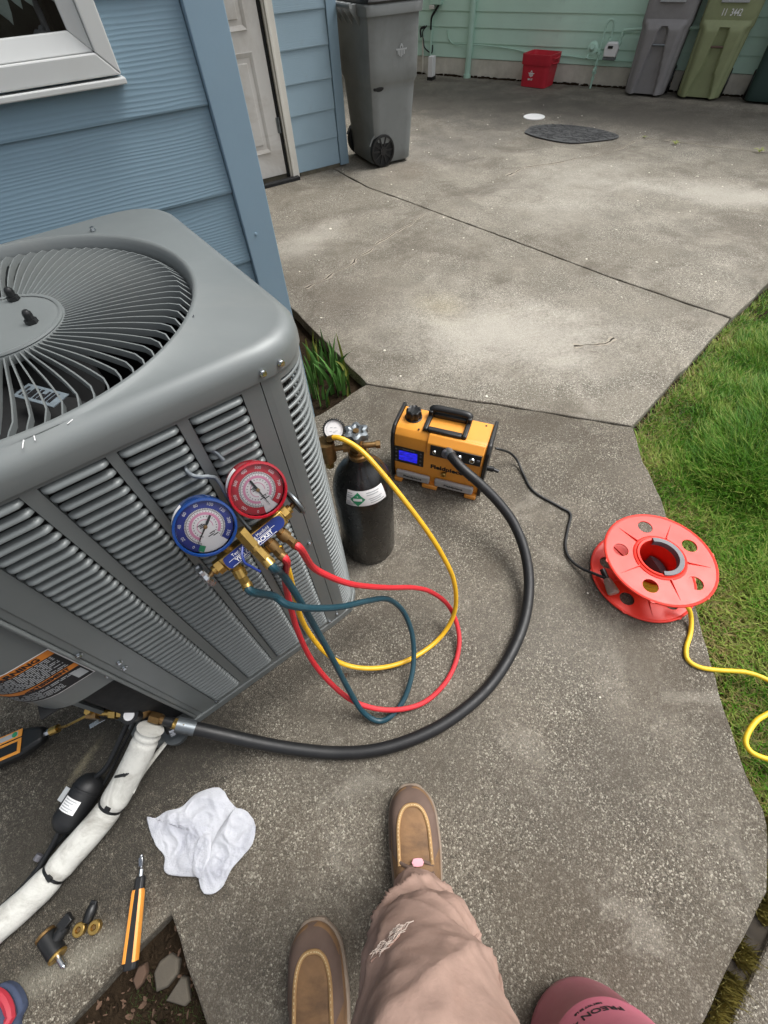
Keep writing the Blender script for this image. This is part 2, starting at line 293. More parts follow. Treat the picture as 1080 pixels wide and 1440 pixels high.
class MB:
    def __init__(s): s.v = []; s.f = []
    def add(s, v, f, T=I4):
        b = len(s.v); s.v += [tuple(T @ Vector(p)) for p in v]; s.f += [tuple(i + b for i in q) for q in f]; return s
    def box(s, x0, y0, z0, x1, y1, z1, T=I4):
        v = [(x0, y0, z0), (x1, y0, z0), (x1, y1, z0), (x0, y1, z0), (x0, y0, z1), (x1, y0, z1), (x1, y1, z1), (x0, y1, z1)]
        return s.add(v, [(0, 3, 2, 1), (4, 5, 6, 7), (0, 1, 5, 4), (1, 2, 6, 5), (2, 3, 7, 6), (3, 0, 4, 7)], T)
    def cbox(s, c, d, T=I4): return s.box(c[0] - d[0] / 2, c[1] - d[1] / 2, c[2] - d[2] / 2, c[0] + d[0] / 2, c[1] + d[1] / 2, c[2] + d[2] / 2, T)
    def prism(s, pts, z0, z1, T=I4):
        n = len(pts); v = [(p[0], p[1], z0) for p in pts] + [(p[0], p[1], z1) for p in pts]
        return s.add(v, [tuple(range(n - 1, -1, -1)), tuple(range(n, 2 * n))] + [(i, (i + 1) % n, n + (i + 1) % n, n + i) for i in range(n)], T)
    def loft(s, rings, T=I4, closed=True, cap0=True, cap1=True):
        n = len(rings[0]); v = [p for r in rings for p in r]; f = []
        for k in range(len(rings) - 1):
            for i in range(n if closed else n - 1):
                j = (i + 1) % n; f.append((k * n + i, k * n + j, (k + 1) * n + j, (k + 1) * n + i))
        if cap0: f.append(tuple(range(n - 1, -1, -1)))
        if cap1: f.append(tuple((len(rings) - 1) * n + i for i in range(n)))
        return s.add(v, f, T)
    def lathe(s, prof, n=24, T=I4, cap0=True, cap1=True):
        rings = [[(r * math.cos(2 * PI * i / n), r * math.sin(2 * PI * i / n), z) for i in range(n)] for r, z in prof]
        return s.loft(rings, T, True, cap0, cap1)
    def tube(s, pts, r, n=10, T=I4, caps=True, closed=False, squash=1.0):
        P = [Vector(p) for p in pts]; N = len(P); rad = r if isinstance(r, (list, tuple)) else [r] * N
        tg = [(P[(i + 1) % N] - P[i - 1] if closed else P[min(i + 1, N - 1)] - P[max(i - 1, 0)]).normalized() for i in range(N)]
        a = Vector((0, 0, 1)) if abs(tg[0].z) < .9 else Vector((1, 0, 0))
        nrm = (a - a.dot(tg[0]) * tg[0]).normalized(); rings = []
        for i in range(N):
            nrm = (nrm - nrm.dot(tg[i]) * tg[i]).normalized(); bn = tg[i].cross(nrm)
            rings.append([tuple(P[i] + rad[i] * (math.cos(2 * PI * k / n) * nrm * squash + math.sin(2 * PI * k / n) * bn)) for k in range(n)])
        if closed: rings.append(rings[0])
        return s.loft(rings, T, True, caps and not closed, caps and not closed)
    def cyl(s, a, b, r, n=14, r2=None): return s.tube([a, b], [r, r2 if r2 is not None else r], n)
    def hexnut(s, a, b, r): return s.tube([a, b], r, 6)
    def ball(s, c, r, n=12, sq=(1, 1, 1), T=I4):
        rings = []
        for k in range(1, n // 2):
            t = PI * k / (n // 2); rings.append([(c[0] + sq[0] * r * math.sin(t) * math.cos(2 * PI * i / n), c[1] + sq[1] * r * math.sin(t) * math.sin(2 * PI * i / n), c[2] - sq[2] * r * math.cos(t)) for i in range(n)])
        return s.loft(rings, T)
    def mesh(s, name, m, smooth=35):
        me = bpy.data.meshes.new(name); me.from_pydata(s.v, [], s.f); me.validate()
        me.materials.append(m)
        bm = bmesh.new(); bm.from_mesh(me); bmesh.ops.recalc_face_normals(bm, faces=bm.faces); bm.to_mesh(me); bm.free()
        if smooth:
            me.polygons.foreach_set('use_smooth', [True] * len(me.polygons)); me.set_sharp_from_angle(angle=R(smooth))
        return me
    def build(s, name, m, parent=None, bevel=0, smooth=35, T=None, seg=2):
        o = bpy.data.objects.new(name, s.mesh(name, m, smooth)); COL.objects.link(o)
        if parent: o.parent = parent
        if T is not None: o.matrix_local = T
        if bevel:
            b = o.modifiers.new('bevel', 'BEVEL'); b.width = bevel; b.segments = seg; b.limit_method = 'ANGLE'; b.angle_limit = R(30)
        return o
def tag(o, label=None, cat=None, group=None, kind=None):
    for k, v in (('label', label), ('category', cat), ('group', group), ('kind', kind)):
        if v: o[k] = v
    return o
def thing(name, label, cat, T=I4, group=None):
    o = bpy.data.objects.new(name, None); COL.objects.link(o); o.empty_display_size = .05
    o.matrix_world = T; return tag(o, label, cat, group)
def struct(o): o['kind'] = 'structure'; return o
def inst(name, me, parent, T):
    o = bpy.data.objects.new(name, me); COL.objects.link(o); o.parent = parent; o.matrix_local = T; return o
def text(name, body, size, m, parent, T, align='CENTER', extrude=.0004, sx=1.0, font_off=0.0):
    cu = bpy.data.curves.new(name, 'FONT'); cu.body = body; cu.size = size; cu.align_x = align; cu.align_y = 'CENTER'; cu.extrude = extrude; cu.offset = font_off; cu.resolution_u = 3
    tmp = bpy.data.objects.new('tmp', cu); COL.objects.link(tmp)
    dg = bpy.context.evaluated_depsgraph_get(); me = bpy.data.meshes.new_from_object(tmp.evaluated_get(dg))
    bpy.data.objects.remove(tmp); bpy.data.curves.remove(cu)
    me.materials.clear(); me.materials.append(m); me.name = name
    if sx != 1.0: me.transform(Matrix.Diagonal((sx, 1, 1, 1)))
    return inst(name, me, parent, T)
def holed_disc(outer, holes, m, name, parent, T, thick, smooth=35):
    bm = bmesh.new(); edges = []
    for loop in [outer] + holes:
        vs = [bm.verts.new((p[0], p[1], 0)) for p in loop]
        edges += [bm.edges.new((vs[i], vs[(i + 1) % len(vs)])) for i in range(len(vs))]
    bmesh.ops.triangle_fill(bm, use_beauty=True, edges=edges)
    for f in bm.faces:
        if f.normal.z < 0: f.normal_flip()
    ex = bmesh.ops.extrude_face_region(bm, geom=list(bm.faces))
    bmesh.ops.translate(bm, vec=(0, 0, thick), verts=[g for g in ex['geom'] if isinstance(g, bmesh.types.BMVert)])
    bmesh.ops.recalc_face_normals(bm, faces=bm.faces)
    me = bpy.data.meshes.new(name); bm.to_mesh(me); bm.free(); me.materials.append(m)
    me.polygons.foreach_set('use_smooth', [True] * len(me.polygons)); me.set_sharp_from_angle(angle=R(30))
    return inst(name, me, parent, T)
def circ(r, n=32, cx=0, cy=0, a0=0): return [(cx + r * math.cos(a0 + 2 * PI * i / n), cy + r * math.sin(a0 + 2 * PI * i / n)) for i in range(n)]
def rrpt(th, hx, hy, r):
    c, s = math.cos(th), math.sin(th); lo, hi = 0, 3
    for _ in range(40):
        t = (lo + hi) / 2; qx, qy = abs(t * c) - hx + r, abs(t * s) - hy + r
        d = math.hypot(max(qx, 0), max(qy, 0)) + min(max(qx, qy), 0) - r
        if d > 0: hi = t
        else: lo = t
    return (lo * c, lo * s)

# ------------------------------------------------------------------ ground
ROOTS = {}
def root(name, label, cat, x, y, z=0, rz=0, group=None):
    T = TR(x, y, z, rz); o = thing(name, label, cat, T, group); ROOTS[o.name] = T; return o
def wp(o, parent):                       # parent keeping world coordinates
    o.parent = parent; o.matrix_parent_inverse = ROOTS[parent.name].inverted(); return o
def jit(pts, step=.035, amp=.007, seed=0):
    out = []; n = len(pts)
    for i in range(n):
        a, b = Vector(pts[i]), Vector(pts[(i + 1) % n]); L = (b - a).length; k = max(1, min(120, int(L / step)))
        nrm = Vector((-(b - a).y, (b - a).x)).normalized()
        for j in range(k):
            p = a.lerp(b, j / k); w = 0 if j == 0 else noise.noise(Vector((p.x * 9, p.y * 9, seed))) * amp
            out.append(tuple(p + nrm * w))
    return out
def slab(name, pts, m, seed=0, z1=0.0, z0=-.10):
    o = MB().prism(jit(pts, seed=seed), z0, z1).build(name, m, smooth=0, bevel=.006); return struct(o)
g = MB(); S = 60; g.add([(-S, -S, -.055), (S, -S, -.055), (S, S, -.055), (-S, S, -.055)], [(0, 1, 2, 3)]); struct(g.build('ground', M['soil'], smooth=0))
WALKR = [(1.516, .566), (1.391, .416), (1.302, .27), (1.189, .13), (1.069, -.007), (.927, -.173), (.841, -.271), (.78, -.348), (.719, -.447)]
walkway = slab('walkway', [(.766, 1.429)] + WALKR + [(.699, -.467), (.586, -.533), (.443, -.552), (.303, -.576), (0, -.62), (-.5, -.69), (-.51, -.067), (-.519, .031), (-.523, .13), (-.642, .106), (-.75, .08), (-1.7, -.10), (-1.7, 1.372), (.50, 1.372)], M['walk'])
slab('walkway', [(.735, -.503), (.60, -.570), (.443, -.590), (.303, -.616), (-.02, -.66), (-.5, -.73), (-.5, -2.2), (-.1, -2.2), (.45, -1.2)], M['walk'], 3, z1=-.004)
J = [(2.553, .806), (2.408, 1.432), (2.272, 2.241), (2.11, 3.176), (2.042, 3.53), (2.036, 4.09)]
driveway = slab('driveway', [(.772, 1.437), (1.521, .572), (2.548, .806)] + J[1:] + [(.772, 4.09)], M['concrete'], 1)
slab('driveway', [(p[0] + .010, p[1]) for p in J] + [(2.19, 4.10), (2.19, 9), (9.5, 9), (9.5, 1.55), (4.5, 1.07), (3.01, .89)], M['concrete'], 2)
struct(MB().prism([(.777, 1.425), (.80, 1.37), (1.5, .60), (2.52, .83), (2.3, 2.2), (2.12, 3.2), (2.10, 4.08), (.80, 4.08)], -.052, -.012).build('joint_dirt', M['joint'], smooth=0))
def crack(pts, w, seed):
    P = catmull([(x, y, 0) for x, y in pts], 14); L = []; Rr = []
    for i, p in enumerate(P):
        d = (P[min(i + 1, len(P) - 1)] - P[max(i - 1, 0)]).normalized(); n = Vector((-d.y, d.x, 0))
        off = noise.noise(p * 6 + Vector((seed, 0, 0))) * .03 + noise.noise(p * 31) * .012; ww = w * max(.12, .6 + noise.noise(p * 14 + Vector((0, seed, 0))) * 1.3)
        L.append(tuple(p + n * (off + ww)) ); Rr.append(tuple(p + n * (off - ww)))
    v = [(a[0], a[1], .0022) for a in L] + [(a[0], a[1], .0022) for a in Rr]; n = len(L)
    o = MB().add(v, [(i, n + i, n + i + 1, i + 1) for i in range(n - 1)]).build('crack', M['joint'], smooth=0)
    return o
PALE = mat('pale_crack_filler', lin(156, 148, 134), .9, var=.3, scale=90)
for pts, w in (([(.93, 2.38), (1.15, 2.43), (1.49, 2.58), (1.785, 2.69), (2.1, 2.80)], .0045), ([(3.05, 3.0), (3.29, 3.05), (3.68, 2.95), (4.1, 2.875), (4.4, 2.92), (4.62, 2.95)], .006), ([(4.62, 2.95), (4.75, 2.65), (4.9, 2.3), (5.0, 2.1)], .006), ([(5.0, 2.1), (5.2, 1.7), (5.4, 1.3)], .007), ([(1.75, 1.10), (1.86, 1.02), (1.95, 1.03)], .005)):
    sd_ = random.random() * 9; o = crack(pts, w, sd_); o.parent = driveway
    if w < .0065:
        q = crack(pts, w * 3.6, sd_); q.name = 'crack_filler'; q.data.materials[0] = PALE; q.location.z = -.0009; q.parent = driveway

# ------------------------------------------------------------------ houses
def board_mesh(L, e, m, t=.011, hang=.012):
    # lap board: local x along, -y outwards, z up from its lower edge
    sec = [(-t, 0), (-t - .001, .004), (-.003, e + hang), (.004, e + hang), (.004, 0)]
    b = MB(); b.loft([[(x, y, z) for y, z in sec] for x in (0, L)]); return b.mesh('siding_board', m, 0)
def boards(parent, F, x0, x1, zs, e, m):
    me = board_mesh(x1 - x0, e, m)
    for z in zs:
        o = inst('siding_board', me, parent, I4); o.matrix_parent_inverse = ROOTS[parent.name].inverted(); o.matrix_basis = F @ TR(x0, 0, z)
YA, YD = 1.38, 4.08
WX1, WZ0, WX0, WZ1 = .212, 1.078, -1.25, 2.05
house = root('blue_house', 'blue clapboard house with white framed window, tall corner boards and a white panelled side door', 'house', .455, YA)
for bx in ((-4.5, YA + .008, -.1, .448, 8.8, 1.08), (.186, YA + .008, 1.0805, .448, 8.8, 2.9), (-4.5, YA + .65, 1.0805, .1855, 8.8, 2.9), (-4.5, YA + .008, 1.0805, -1.226, YA + .6495, 2.9), (-1.2255, YA + .008, 2.02, .1855, YA + .6495, 2.9)):
    wp(MB().box(*bx).build('wall', M['darkfound'], smooth=0), house)
wp(MB().box(.452, YD + .012, -.1, 2.176, 8.8, 2.9).build('wall', M['darkfound'], smooth=0), house)
ZA = [.1457 - .172 + .172 * k for k in range(0, 17)]
boards(house, TR(0, YA, 0), -4.5, .378, ZA[:6], .172, M['blue'])
boards(house, TR(0, YA, 0), .1825, .378, ZA[7:], .172, M['blue'])
yt = -.012 + .009 * .084 / .184; nbm = MB()     # the row the window cuts into: one notched board
nbm.loft([[(x, y, z) for y, z in [(-.011, 0), (-.012, .004), (yt, .084), (.004, .084), (.004, 0)]] for x in (0, 4.878)]); nbm.loft([[(x, y, z) for y, z in [(yt, .084), (-.003, .184), (.004, .184), (.004, .084)]] for x in (4.6825, 4.878)])
nbo = nbm.build('siding_board', M['blue'], smooth=0); nbo.parent = house; nbo.matrix_parent_inverse = ROOTS[house.name].inverted(); nbo.matrix_basis = TR(-4.5, YA, ZA[6])
boards(house, TR(0, YA, 0), -4.5, WX0 + .03, ZA[7:], .172, M['blue'])
boards(house, TR(0, YD, 0), 1.722, 2.108, [.028 + .1725 * k for k in range(16)], .1725, M['bluedoorwall'])
for z in range(1): pass
wp(MB().box(.380, YA - .024, .01, .466, YA + .006, 2.9).build('corner_board', M['bluetrim'], smooth=0, bevel=.002), house)
wp(MB().box(.4485, YA + .008, .01, .468, YA + .09, 2.9).build('corner_board', M['bluetrim'], smooth=0, bevel=.002), house)
wp(MB().box(2.110, YD - .022, .014, 2.190, YD + .008, 2.9).build('corner_board', M['bluetrim'], smooth=0, bevel=.002), house)
wp(MB().box(2.178, YD + .0095, .20, 2.196, YD + .09, 2.9).build('corner_board', M['white'], smooth=0, bevel=.002), house)
for x in (.41, .437): wp(MB().lathe([(.0045, 0), (.004, .002), (.001, .003)], 8, TR(x, YA - .0238, .73 if x < .42 else .40, 0, PI / 2)).build('nail_head', M['bluetrim']), house)
wp(MB().box(-4.5, YA - .05, 2.9, 2.19, 8.8, 3.05).build('roof', M['darkfound'], smooth=0), house)
wp(MB().box(-3.6, YA - .0, -.09, .378, YA + .0075, .0).build('foundation', M['darkfound'], smooth=0), house)
wp(MB().box(1.735, YD - .006, -.02, 2.17, YD + .011, .028).build('foundation', M['darkfound'], smooth=0), house)
# window with mitred white frame
def framering(b, x0, z0, x1, z1, w, ya, yb, tilt=0):
    o = [(x0, z0), (x1, z0), (x1, z1), (x0, z1)]; i = [(x0 + w, z0 + w), (x1 - w, z0 + w), (x1 - w, z1 - w), (x0 + w, z1 - w)]
    for k in range(4):
        a, bb, c, d = o[k], o[(k + 1) % 4], i[(k + 1) % 4], i[k]
        front = [(a[0], ya, a[1]), (bb[0], ya, bb[1]), (c[0], ya + tilt, c[1]), (d[0], ya + tilt, d[1])]
        back = [(p[0], yb, p[2]) for p in front]
        g = .0006
        b.loft([front, back])
    return b
wfr = wp(framering(MB(), WX0, WZ0, WX1, WZ1, .034, YA - .034, YA - .006).build('window_frame', M['vinyl'], smooth=0, bevel=.0025), house)
def sub(o, p): o.parent = p; o.matrix_parent_inverse = ROOTS[house.name].inverted(); o.matrix_parent_inverse = I4.copy(); return o
sub(framering(MB(), WX0 + .0345, WZ0 + .0345, WX1 - .0345, WZ1 - .0345, .030, YA - .026, YA - .004, .012).build('sash', M['vinyl'], smooth=0, bevel=.002), wfr)
sub(MB().box(WX0 - .002, YA - .040, WZ0 - .014, WX1 + .004, YA - .010, WZ0 - .004).build('sill', M['vinyl'], smooth=0, bevel=.002), wfr)
sub(MB().box(WX0 + .06, YA - .008, WZ0 + .06, WX1 - .06, YA - .005, WZ1 - .06).build('pane', M['glass'], smooth=0), wfr)
# what shows behind the pane: dark room, dried leaves, a knitted cloth
lv = MB()
def leafshape(b, cx, cz, L, w, ang, y, curl=.004):
    n = 7; rows = []
    for i in range(n):
        s = i / (n - 1); ww = w * math.sin(PI * min(1, .12 + s * .88)) ** .8 * (1.0 if s < .97 else .4)
        dx, dz = math.cos(ang), math.sin(ang); px, pz = cx + dx * L * s, cz + dz * L * s
        rows.append([(px - dz * ww, y, pz + dx * ww), (px, y - curl * .3, pz), (px + dz * ww, y, pz - dx * ww)])
    v = [p for r in rows for p in r]; f = []
    for i in range(n - 1):
        for k in range(2): f.append((i * 3 + k, i * 3 + k + 1, (i + 1) * 3 + k + 1, (i + 1) * 3 + k))
    b.add(v, f)
dry = root('hanging_plant', 'pale drooping leaves of a house plant behind the window glass', 'plant', .02, YA + .05, 1.10)
for cx, cz, L, w, a in [(.045, 1.225, .065, .012, -1.35), (.058, 1.235, .08, .013, -1.5), (.075, 1.23, .06, .012, -1.3), (.088, 1.232, .062, .012, -1.2), (.105, 1.235, .055, .010, -1.0), (.125, 1.24, .07, .011, -1.2), (.14, 1.235, .05, .010, -1.6), (.03, 1.235, .08, .013, -1.7), (.15, 1.24, .06, .010, -1.3), (.0, 1.23, .07, .015, -1.8)]:
    b = MB(); leafshape(b, cx, cz, L, w, a, YA + .002 + .012 * random.random()); wp(b.build('leaf', M['pale']), dry)
wp(MB().tube(catmull([(.112, YA + .06, 1.10), (.120, YA + .06, 1.16), (.112, YA + .07, 1.3)], 5), .006, 8).build('stem', M['drape']), dry)
kn = root('knitted_cloth', 'grey bunched cloth lying on the inside sill behind the window glass', 'cloth', .08, YA + .04, 1.081)
for cx, cy, cz, r, sq in [(.095, .03, 1.120, .014, .8), (.108, .05, 1.128, .017, .9), (.088, .035, 1.115, .012, .6), (.124, .04, 1.120, .016, 1.0), (.138, .05, 1.118, .012, .9), (.112, .06, 1.138, .011, 1.3), (.102, .06, 1.134, .011, .8), (.150, .04, 1.115, .012, .7), (.115, .03, 1.112, .019, .8)]:
    kb = MB(); kb.tube(catmull([(cx - r, YA + cy, cz - r * sq), (cx - r * .3, YA + cy - .01, cz + r * .5), (cx + r * .4, YA + cy, cz + r * .2), (cx + r, YA + cy + .01, cz - r * sq)], 5), r * .4, 8); wp(kb.build('cloth_fold', M['drape']), kn)
wp(MB().box(-1.2, YA + .009, 1.0815, .18, YA + .16, 1.098).build('inner_sill', M['drape'], smooth=0), house)

# side door: casing, dark gap strip, panelled leaf, threshold, hinge
wp(MB().box(1.640, YD - .020, .0, 1.718, YD + .011, 2.25).build('door_casing', M['white'], smooth=0, bevel=.003), house)
wp(MB().box(1.655, YD - .032, .0, 1.672, YD - .0205, 2.25).build('door_casing', M['white'], smooth=0, bevel=.002), house)
wp(MB().box(1.618, YD - .002, .02, 1.6395, YD + .011, 2.25).build('door_gap', M['acdark'], smooth=0), house)  # black strip stands in for the shade in the gap beside the door
dl = wp(MB().box(.75, YD - .006, .045, 1.612, YD + .0105, 2.2).build('door', M['doorw'], smooth=0, bevel=.003), house)
def dsub(o): o.parent = dl; return o
for x0, x1 in ((.86, 1.15), (1.25, 1.515)):
    for z0, z1 in ((.20, .74), (.84, 1.55)):
        dsub(framering(MB(), x0, z0, x1, z1, .022, YD - .013, YD - .0062, .0055).build('panel_moulding', M['doorw'], smooth=0, bevel=.001))
        dsub(MB().box(x0 + .05, YD - .011, z0 + .05, x1 - .05, YD - .0062, z1 - .05).build('door_panel', M['doorw'], smooth=0, bevel=.004))
for z in (.30, 1.7): wp(MB().cyl((1.6175, YD - .012, z), (1.6175, YD - .012, z + .09), .007, 8).box(1.600, YD - .0085, z, 1.6135, YD - .0063, z + .09).build('hinge', M['dsteel']), house)
wp(MB().box(.75, YD - .07, -.02, 1.70, YD - .021, .022).build('threshold', M['acdark'], smooth=0, bevel=.004), house)

# green house across the driveway
GO = Vector((5.05, 5.99, 0)); GD = Vector((.46, -.888, 0)).normalized(); GN = Vector((GD.y, -GD.x, 0))   # GN points out of the wall, towards the camera
FG = frame(GO, GD, -GN, Vector((0, 0, 1)))
gh = thing('green_house', 'mint green clapboard house on a pale concrete foundation across the driveway', 'house', FG); ROOTS[gh.name] = FG
def gp(o, p=gh): o.parent = p; return o
me = board_mesh(11.0, .128, M['green'], .012)
for k in range(22): inst('siding_board', me, gh, TR(-4, 0, .166 + .128 * k))
gp(MB().box(-4, .006, -.1, 7, 5, 3.0).build('wall', M['found'], smooth=0)); gp(MB().box(-4, -.006, -.09, 7, .0055, .162).build('foundation', M['found'], smooth=0))
gp(MB().box(-4.3, -.3, 3.0, 7.3, 5, 3.12).build('roof', M['darkfound'], smooth=0))
db = MB()
for k in range(620):
    x = -1.0 + 6 * random.random(); s = .006 + .014 * random.random(); db.ball((x, -.01 - .03 * random.random(), .002), s, 6, (1.4, .9, .8 + .9 * random.random()))
gp(tag(db.build('leaf_litter', M['soil'], smooth=0), kind='stuff'))
ds = thing('downspout', 'mint painted round pipe running up the green wall left of the red bin', 'drain pipe', FG @ TR(.03, -.05, 0)); ds_ = MB().cyl((0, 0, .0), (0, 0, 2.6), .036, 14).cyl((0, 0, 0), (0, 0, .03), .046, 14).build('pipe', M['greenpaint'], ds)
for z in (.9, 1.8): MB().box(-.045, -.01, z, .045, .034, z + .03).build('strap', M['greenpaint'], ds)
ub = thing('utility_box', 'green service box with conduit and black cables on the wall beside the gray cart', 'utility box', FG @ TR(-.45, -.02, 0))
MB().box(-.085, -.05, .60, .07, .012, .95).build('box', M['greenpaint'], ub, bevel=.006)
MB().cyl((-.055, -.02, .02), (-.055, -.02, .60), .013, 10).build('conduit', M['greenpaint'], ub)
MB().box(-.08, -.055, .565, -.02, -.005, .60).build('connector', M['white'], ub, bevel=.004)
MB().tube(catmull([(.075, -.03, .95), (.06, -.03, .66), (.0, -.03, .56), (-.05, -.035, .50), (-.055, -.035, .40)], 6), .012, 8).build('cable', M['black'], ub)
MB().cyl((-.165, -.02, .02), (-.165, -.02, .33), .011, 8).build('conduit', M['found'], ub)
MB().tube(catmull([(-.12, -.02, .43), (-.17, -.03, .38), (-.16, -.025, .31), (-.14, -.02, .24), (-.04, -.02, .20), (-.03, -.02, .27)], 6), .007, 8).build('cable', M['black'], ub)
MB().tube(catmull([(-.14, -.025, .42), (-.20, -.03, .40), (-.19, -.03, .33)], 6), .012, 8).build('cable', M['black'], ub)
wc = thing('wall_cable', 'thin loose cable sagging along the green siding from the downspout to the red bin', 'cable', FG @ TR(0, -.02, 0))
MB().tube(catmull([(-.3, 0, .40), (-.27, 0, .33), (-.2, 0, .285), (.0, -.03, .292), (.3, 0, .28), (.6, 0, .262), (.9, 0, .225), (1.2, 0, .232), (1.55, 0, .215), (2.2, 0, .215)], 6), .006, 6).build('cable_run', M['greenpaint'], wc)

# gas meter
gm = thing('gas_meter', 'gas meter with mint painted pipes and regulator beside the gray cart', 'gas meter', FG @ TR(1.6, -.13, 0))
def gtube(name, pts, r, m='greenpaint', n=5): return MB().tube(catmull(pts, n), r, 10).build(name, M[m], gm)
gtube('riser_pipe', [(.0, 0, -.02), (.0, 0, .2), (0, 0, .45)], .011)
gtube('loop_pipe', [(0, 0, .45), (.005, 0, .50), (.04, 0, .525), (.075, 0, .50), (.078, 0, .40)], .011)
for z, r in ((.08, .018), (.13, .024), (.16, .02), (.20, .017), (.28, .024)): MB().hexnut((0, 0, z - .012), (0, 0, z + .012), r).build('pipe_fitting', M['greenpaint'], gm)
MB().box(-.012, -.045, .135, .012, -.02, .16).build('shutoff_valve', M['greenpaint'], gm, bevel=.003)
reg = MB().lathe([(.03, -.03), (.055, -.012), (.055, .0), (.034, .012), (.025, .035), (.02, .04)], 18, TR(-.075, -.03, .32, 0, PI / 2 - .35)).build('regulator', M['greenpaint'], gm)
MB().hexnut((-.05, -.005, .30), (.0, -.0, .30), .018).build('pipe_fitting', M['greenpaint'], gm)
MB().hexnut((-.10, -.03, .28), (-.11, -.05, .24), .016).build('regulator_vent', M['greenpaint'], gm)
gb = [(x, z) for x, z in [(-.065, -.05), (.065, -.05), (.072, .02), (.05, .06), (-.05, .06), (-.072, .02)]]
MB().loft([[(.125 + x * k, y, .31 + z * k) for x, z in gb] for y, k in ((-.06, .9), (-.05, 1), (.02, 1), (.03, .9))]).build('meter_body', M['wink'], gm, bevel=.004)
MB().box(.09, -.066, .325, .14, -.0605, .345).build('dial_window', M['black'], gm)
MB().box(.06, -.05, .235, .19, .02, .2595).build('meter_base', M['dsteel'], gm, bevel=.004)
gtube('outlet_pipe', [(.185, 0, .33), (.187, 0, .40), (.19, 0, .44), (.22, 0, .455), (.5, 0, .47), (1.1, 0, .49)], .013)
for p in ((.186, 0, .36), (.19, 0, .42), (.078, 0, .385)): MB().hexnut((p[0], p[1], p[2] - .012), (p[0], p[1], p[2] + .012), .02).build('pipe_fitting', M['greenpaint'], gm)

# ------------------------------------------------------------------ air conditioner (local x along its front, y into it, z up)
AA = R(4.766)
AT = TR(-.10 * math.cos(AA) - .80 * math.sin(AA), -.10 * math.sin(AA) + .80 * math.cos(AA), 0, AA)
ac = thing('air_conditioner', 'grey outdoor air conditioning unit with louvered sides and a round fan grille on top', 'air conditioner', AT); ROOTS[ac.name] = AT
FY = -.3025; XR, XL, YB = .347, -.353, .318; RC = .085
def P(o, p=None): o.parent = p or ac; return o
# base pan
bp = []
for th in np.linspace(0, 2 * PI, 48, endpoint=False): bp.append(rrpt(th, .352, .312, .07))
MB().prism([(x - .003, y + .006) for x, y in bp], .0, .034).build('base_pan', M['ac'], ac, bevel=.004)
# inner coil (dark) with fine upright fins behind the corner bars, walls of the back and left
inn = [rrpt(th, .318, .278, .07) for th in np.linspace(0, 2 * PI, 64, endpoint=False)]
MB().loft([[(x, y + .008, z) for x, y in inn] for z in (.034, .60, .86)], cap0=False, cap1=False).build('coil', M['acdark'], ac)
fm = MB().box(-.0012, -.006, .04, .0012, .006, .87).mesh('coil_fin', M['fin'], 0)
for th in np.arange(-1.05, .95, .02):
    x, y = rrpt(th, .322, .282, .07); inst('coil_fin', fm, ac, TR(x, y + .008, 0, th - PI / 2 + .0))
# front louvered panel: frame strips + recessed backing + four columns of pressed slats
X0, X1 = -.180, .249
cols = [(-.139, -.0615), (-.0425, .0365), (.0495, .1275), (.1430, .2200)]
pf = MB()
zb, zt = .058, .878; y0, y1 = FY, FY + .012
xs = [X0] + [c for pr in cols for c in pr] + [X1]
for i in range(0, len(xs), 2): pf.box(xs[i], y0, .034, xs[i + 1], y1, .893)
for c0, c1 in cols: pf.box(c0, y0, .034, c1, y1, zb); pf.box(c0, y0, zt, c1, y1, .893)
pf.build('louver_panel', M['ac'], ac, smooth=0)
MB().box(X0 + .01, FY + .0150, .04, X1 - .01, FY + .020, .89).build('panel_backing', M['acdark'], ac, smooth=0)  # black sheet: the shade between the slats is put into its colour
pitch = .0171; W = .0785
sec = [(.0042, -.0022), (-.0012, -.0026), (-.0050, -.0042), (-.0068, -.0066), (-.0068, -.0084), (-.0050, -.0094), (-.0015, -.0096), (.0042, -.0088)]
rings = []
for x, k in ((0, 0.05), (.0025, .62), (.007, .93), (.012, 1), (W - .012, 1), (W - .007, .93), (W - .0025, .62), (W, .05)):
    rings.append([(x, .004 + (yy - .004) * k if yy < .004 else yy, zz * (.75 + .25 * k) - .0035 * (1 - k)) for yy, zz in sec])
slm = MB().loft(rings).mesh('louver_slat', M['ac'], 50)
for c0, c1 in cols:
    k = (c1 - c0) / W
    for i in range(48): inst('louver_slat', slm, ac, Matrix.Translation((c0, FY, .8775 - pitch * i)) @ Matrix.Diagonal((k, 1, 1, 1)))
# right corner post (between the panel seam and the first bar), rounded around the corner
def arc(a0, a1, r, cx, cy, n): return [(cx + r * math.cos(a), cy + r * math.sin(a)) for a in np.linspace(a0, a1, n)]
cx, cy = XR - RC, FY + RC
path = arc(-PI / 2, 0, RC, cx, cy, 9) + [(XR, y) for y in np.linspace(cy + .03, .22, 6)]
def sheet(name, pts, z0, z1, t, m):      # upright sheet that follows a plan path
    inner = []
    for i, p in enumerate(pts):
        a = Vector(pts[max(i - 1, 0)]); b = Vector(pts[min(i + 1, len(pts) - 1)]); d = (b - a).normalized(); inner.append((p[0] - d.y * t, p[1] + d.x * t))
    loop = list(pts) + inner[::-1]
    return MB().loft([[(x, y, z) for x, y in loop] for z in (z0, z1)]).build(name, m, ac)
sheet('corner_post', [(.2505, FY), (.262, FY), ] + arc(-PI / 2, -PI / 2 + .22, RC, cx, cy, 3), .034, .893, .010, M['ac'])
sheet('corner_rail', path, .872, .893, .010, M['ac']); sheet('corner_rail', path, .034, .052, .010, M['ac'])
bar = MB(); bp_ = arc(-PI / 2 + .16, 0, RC - .004, cx, cy, 12) + [(XR - .004, y) for y in np.linspace(cy + .02, .25, 8)]
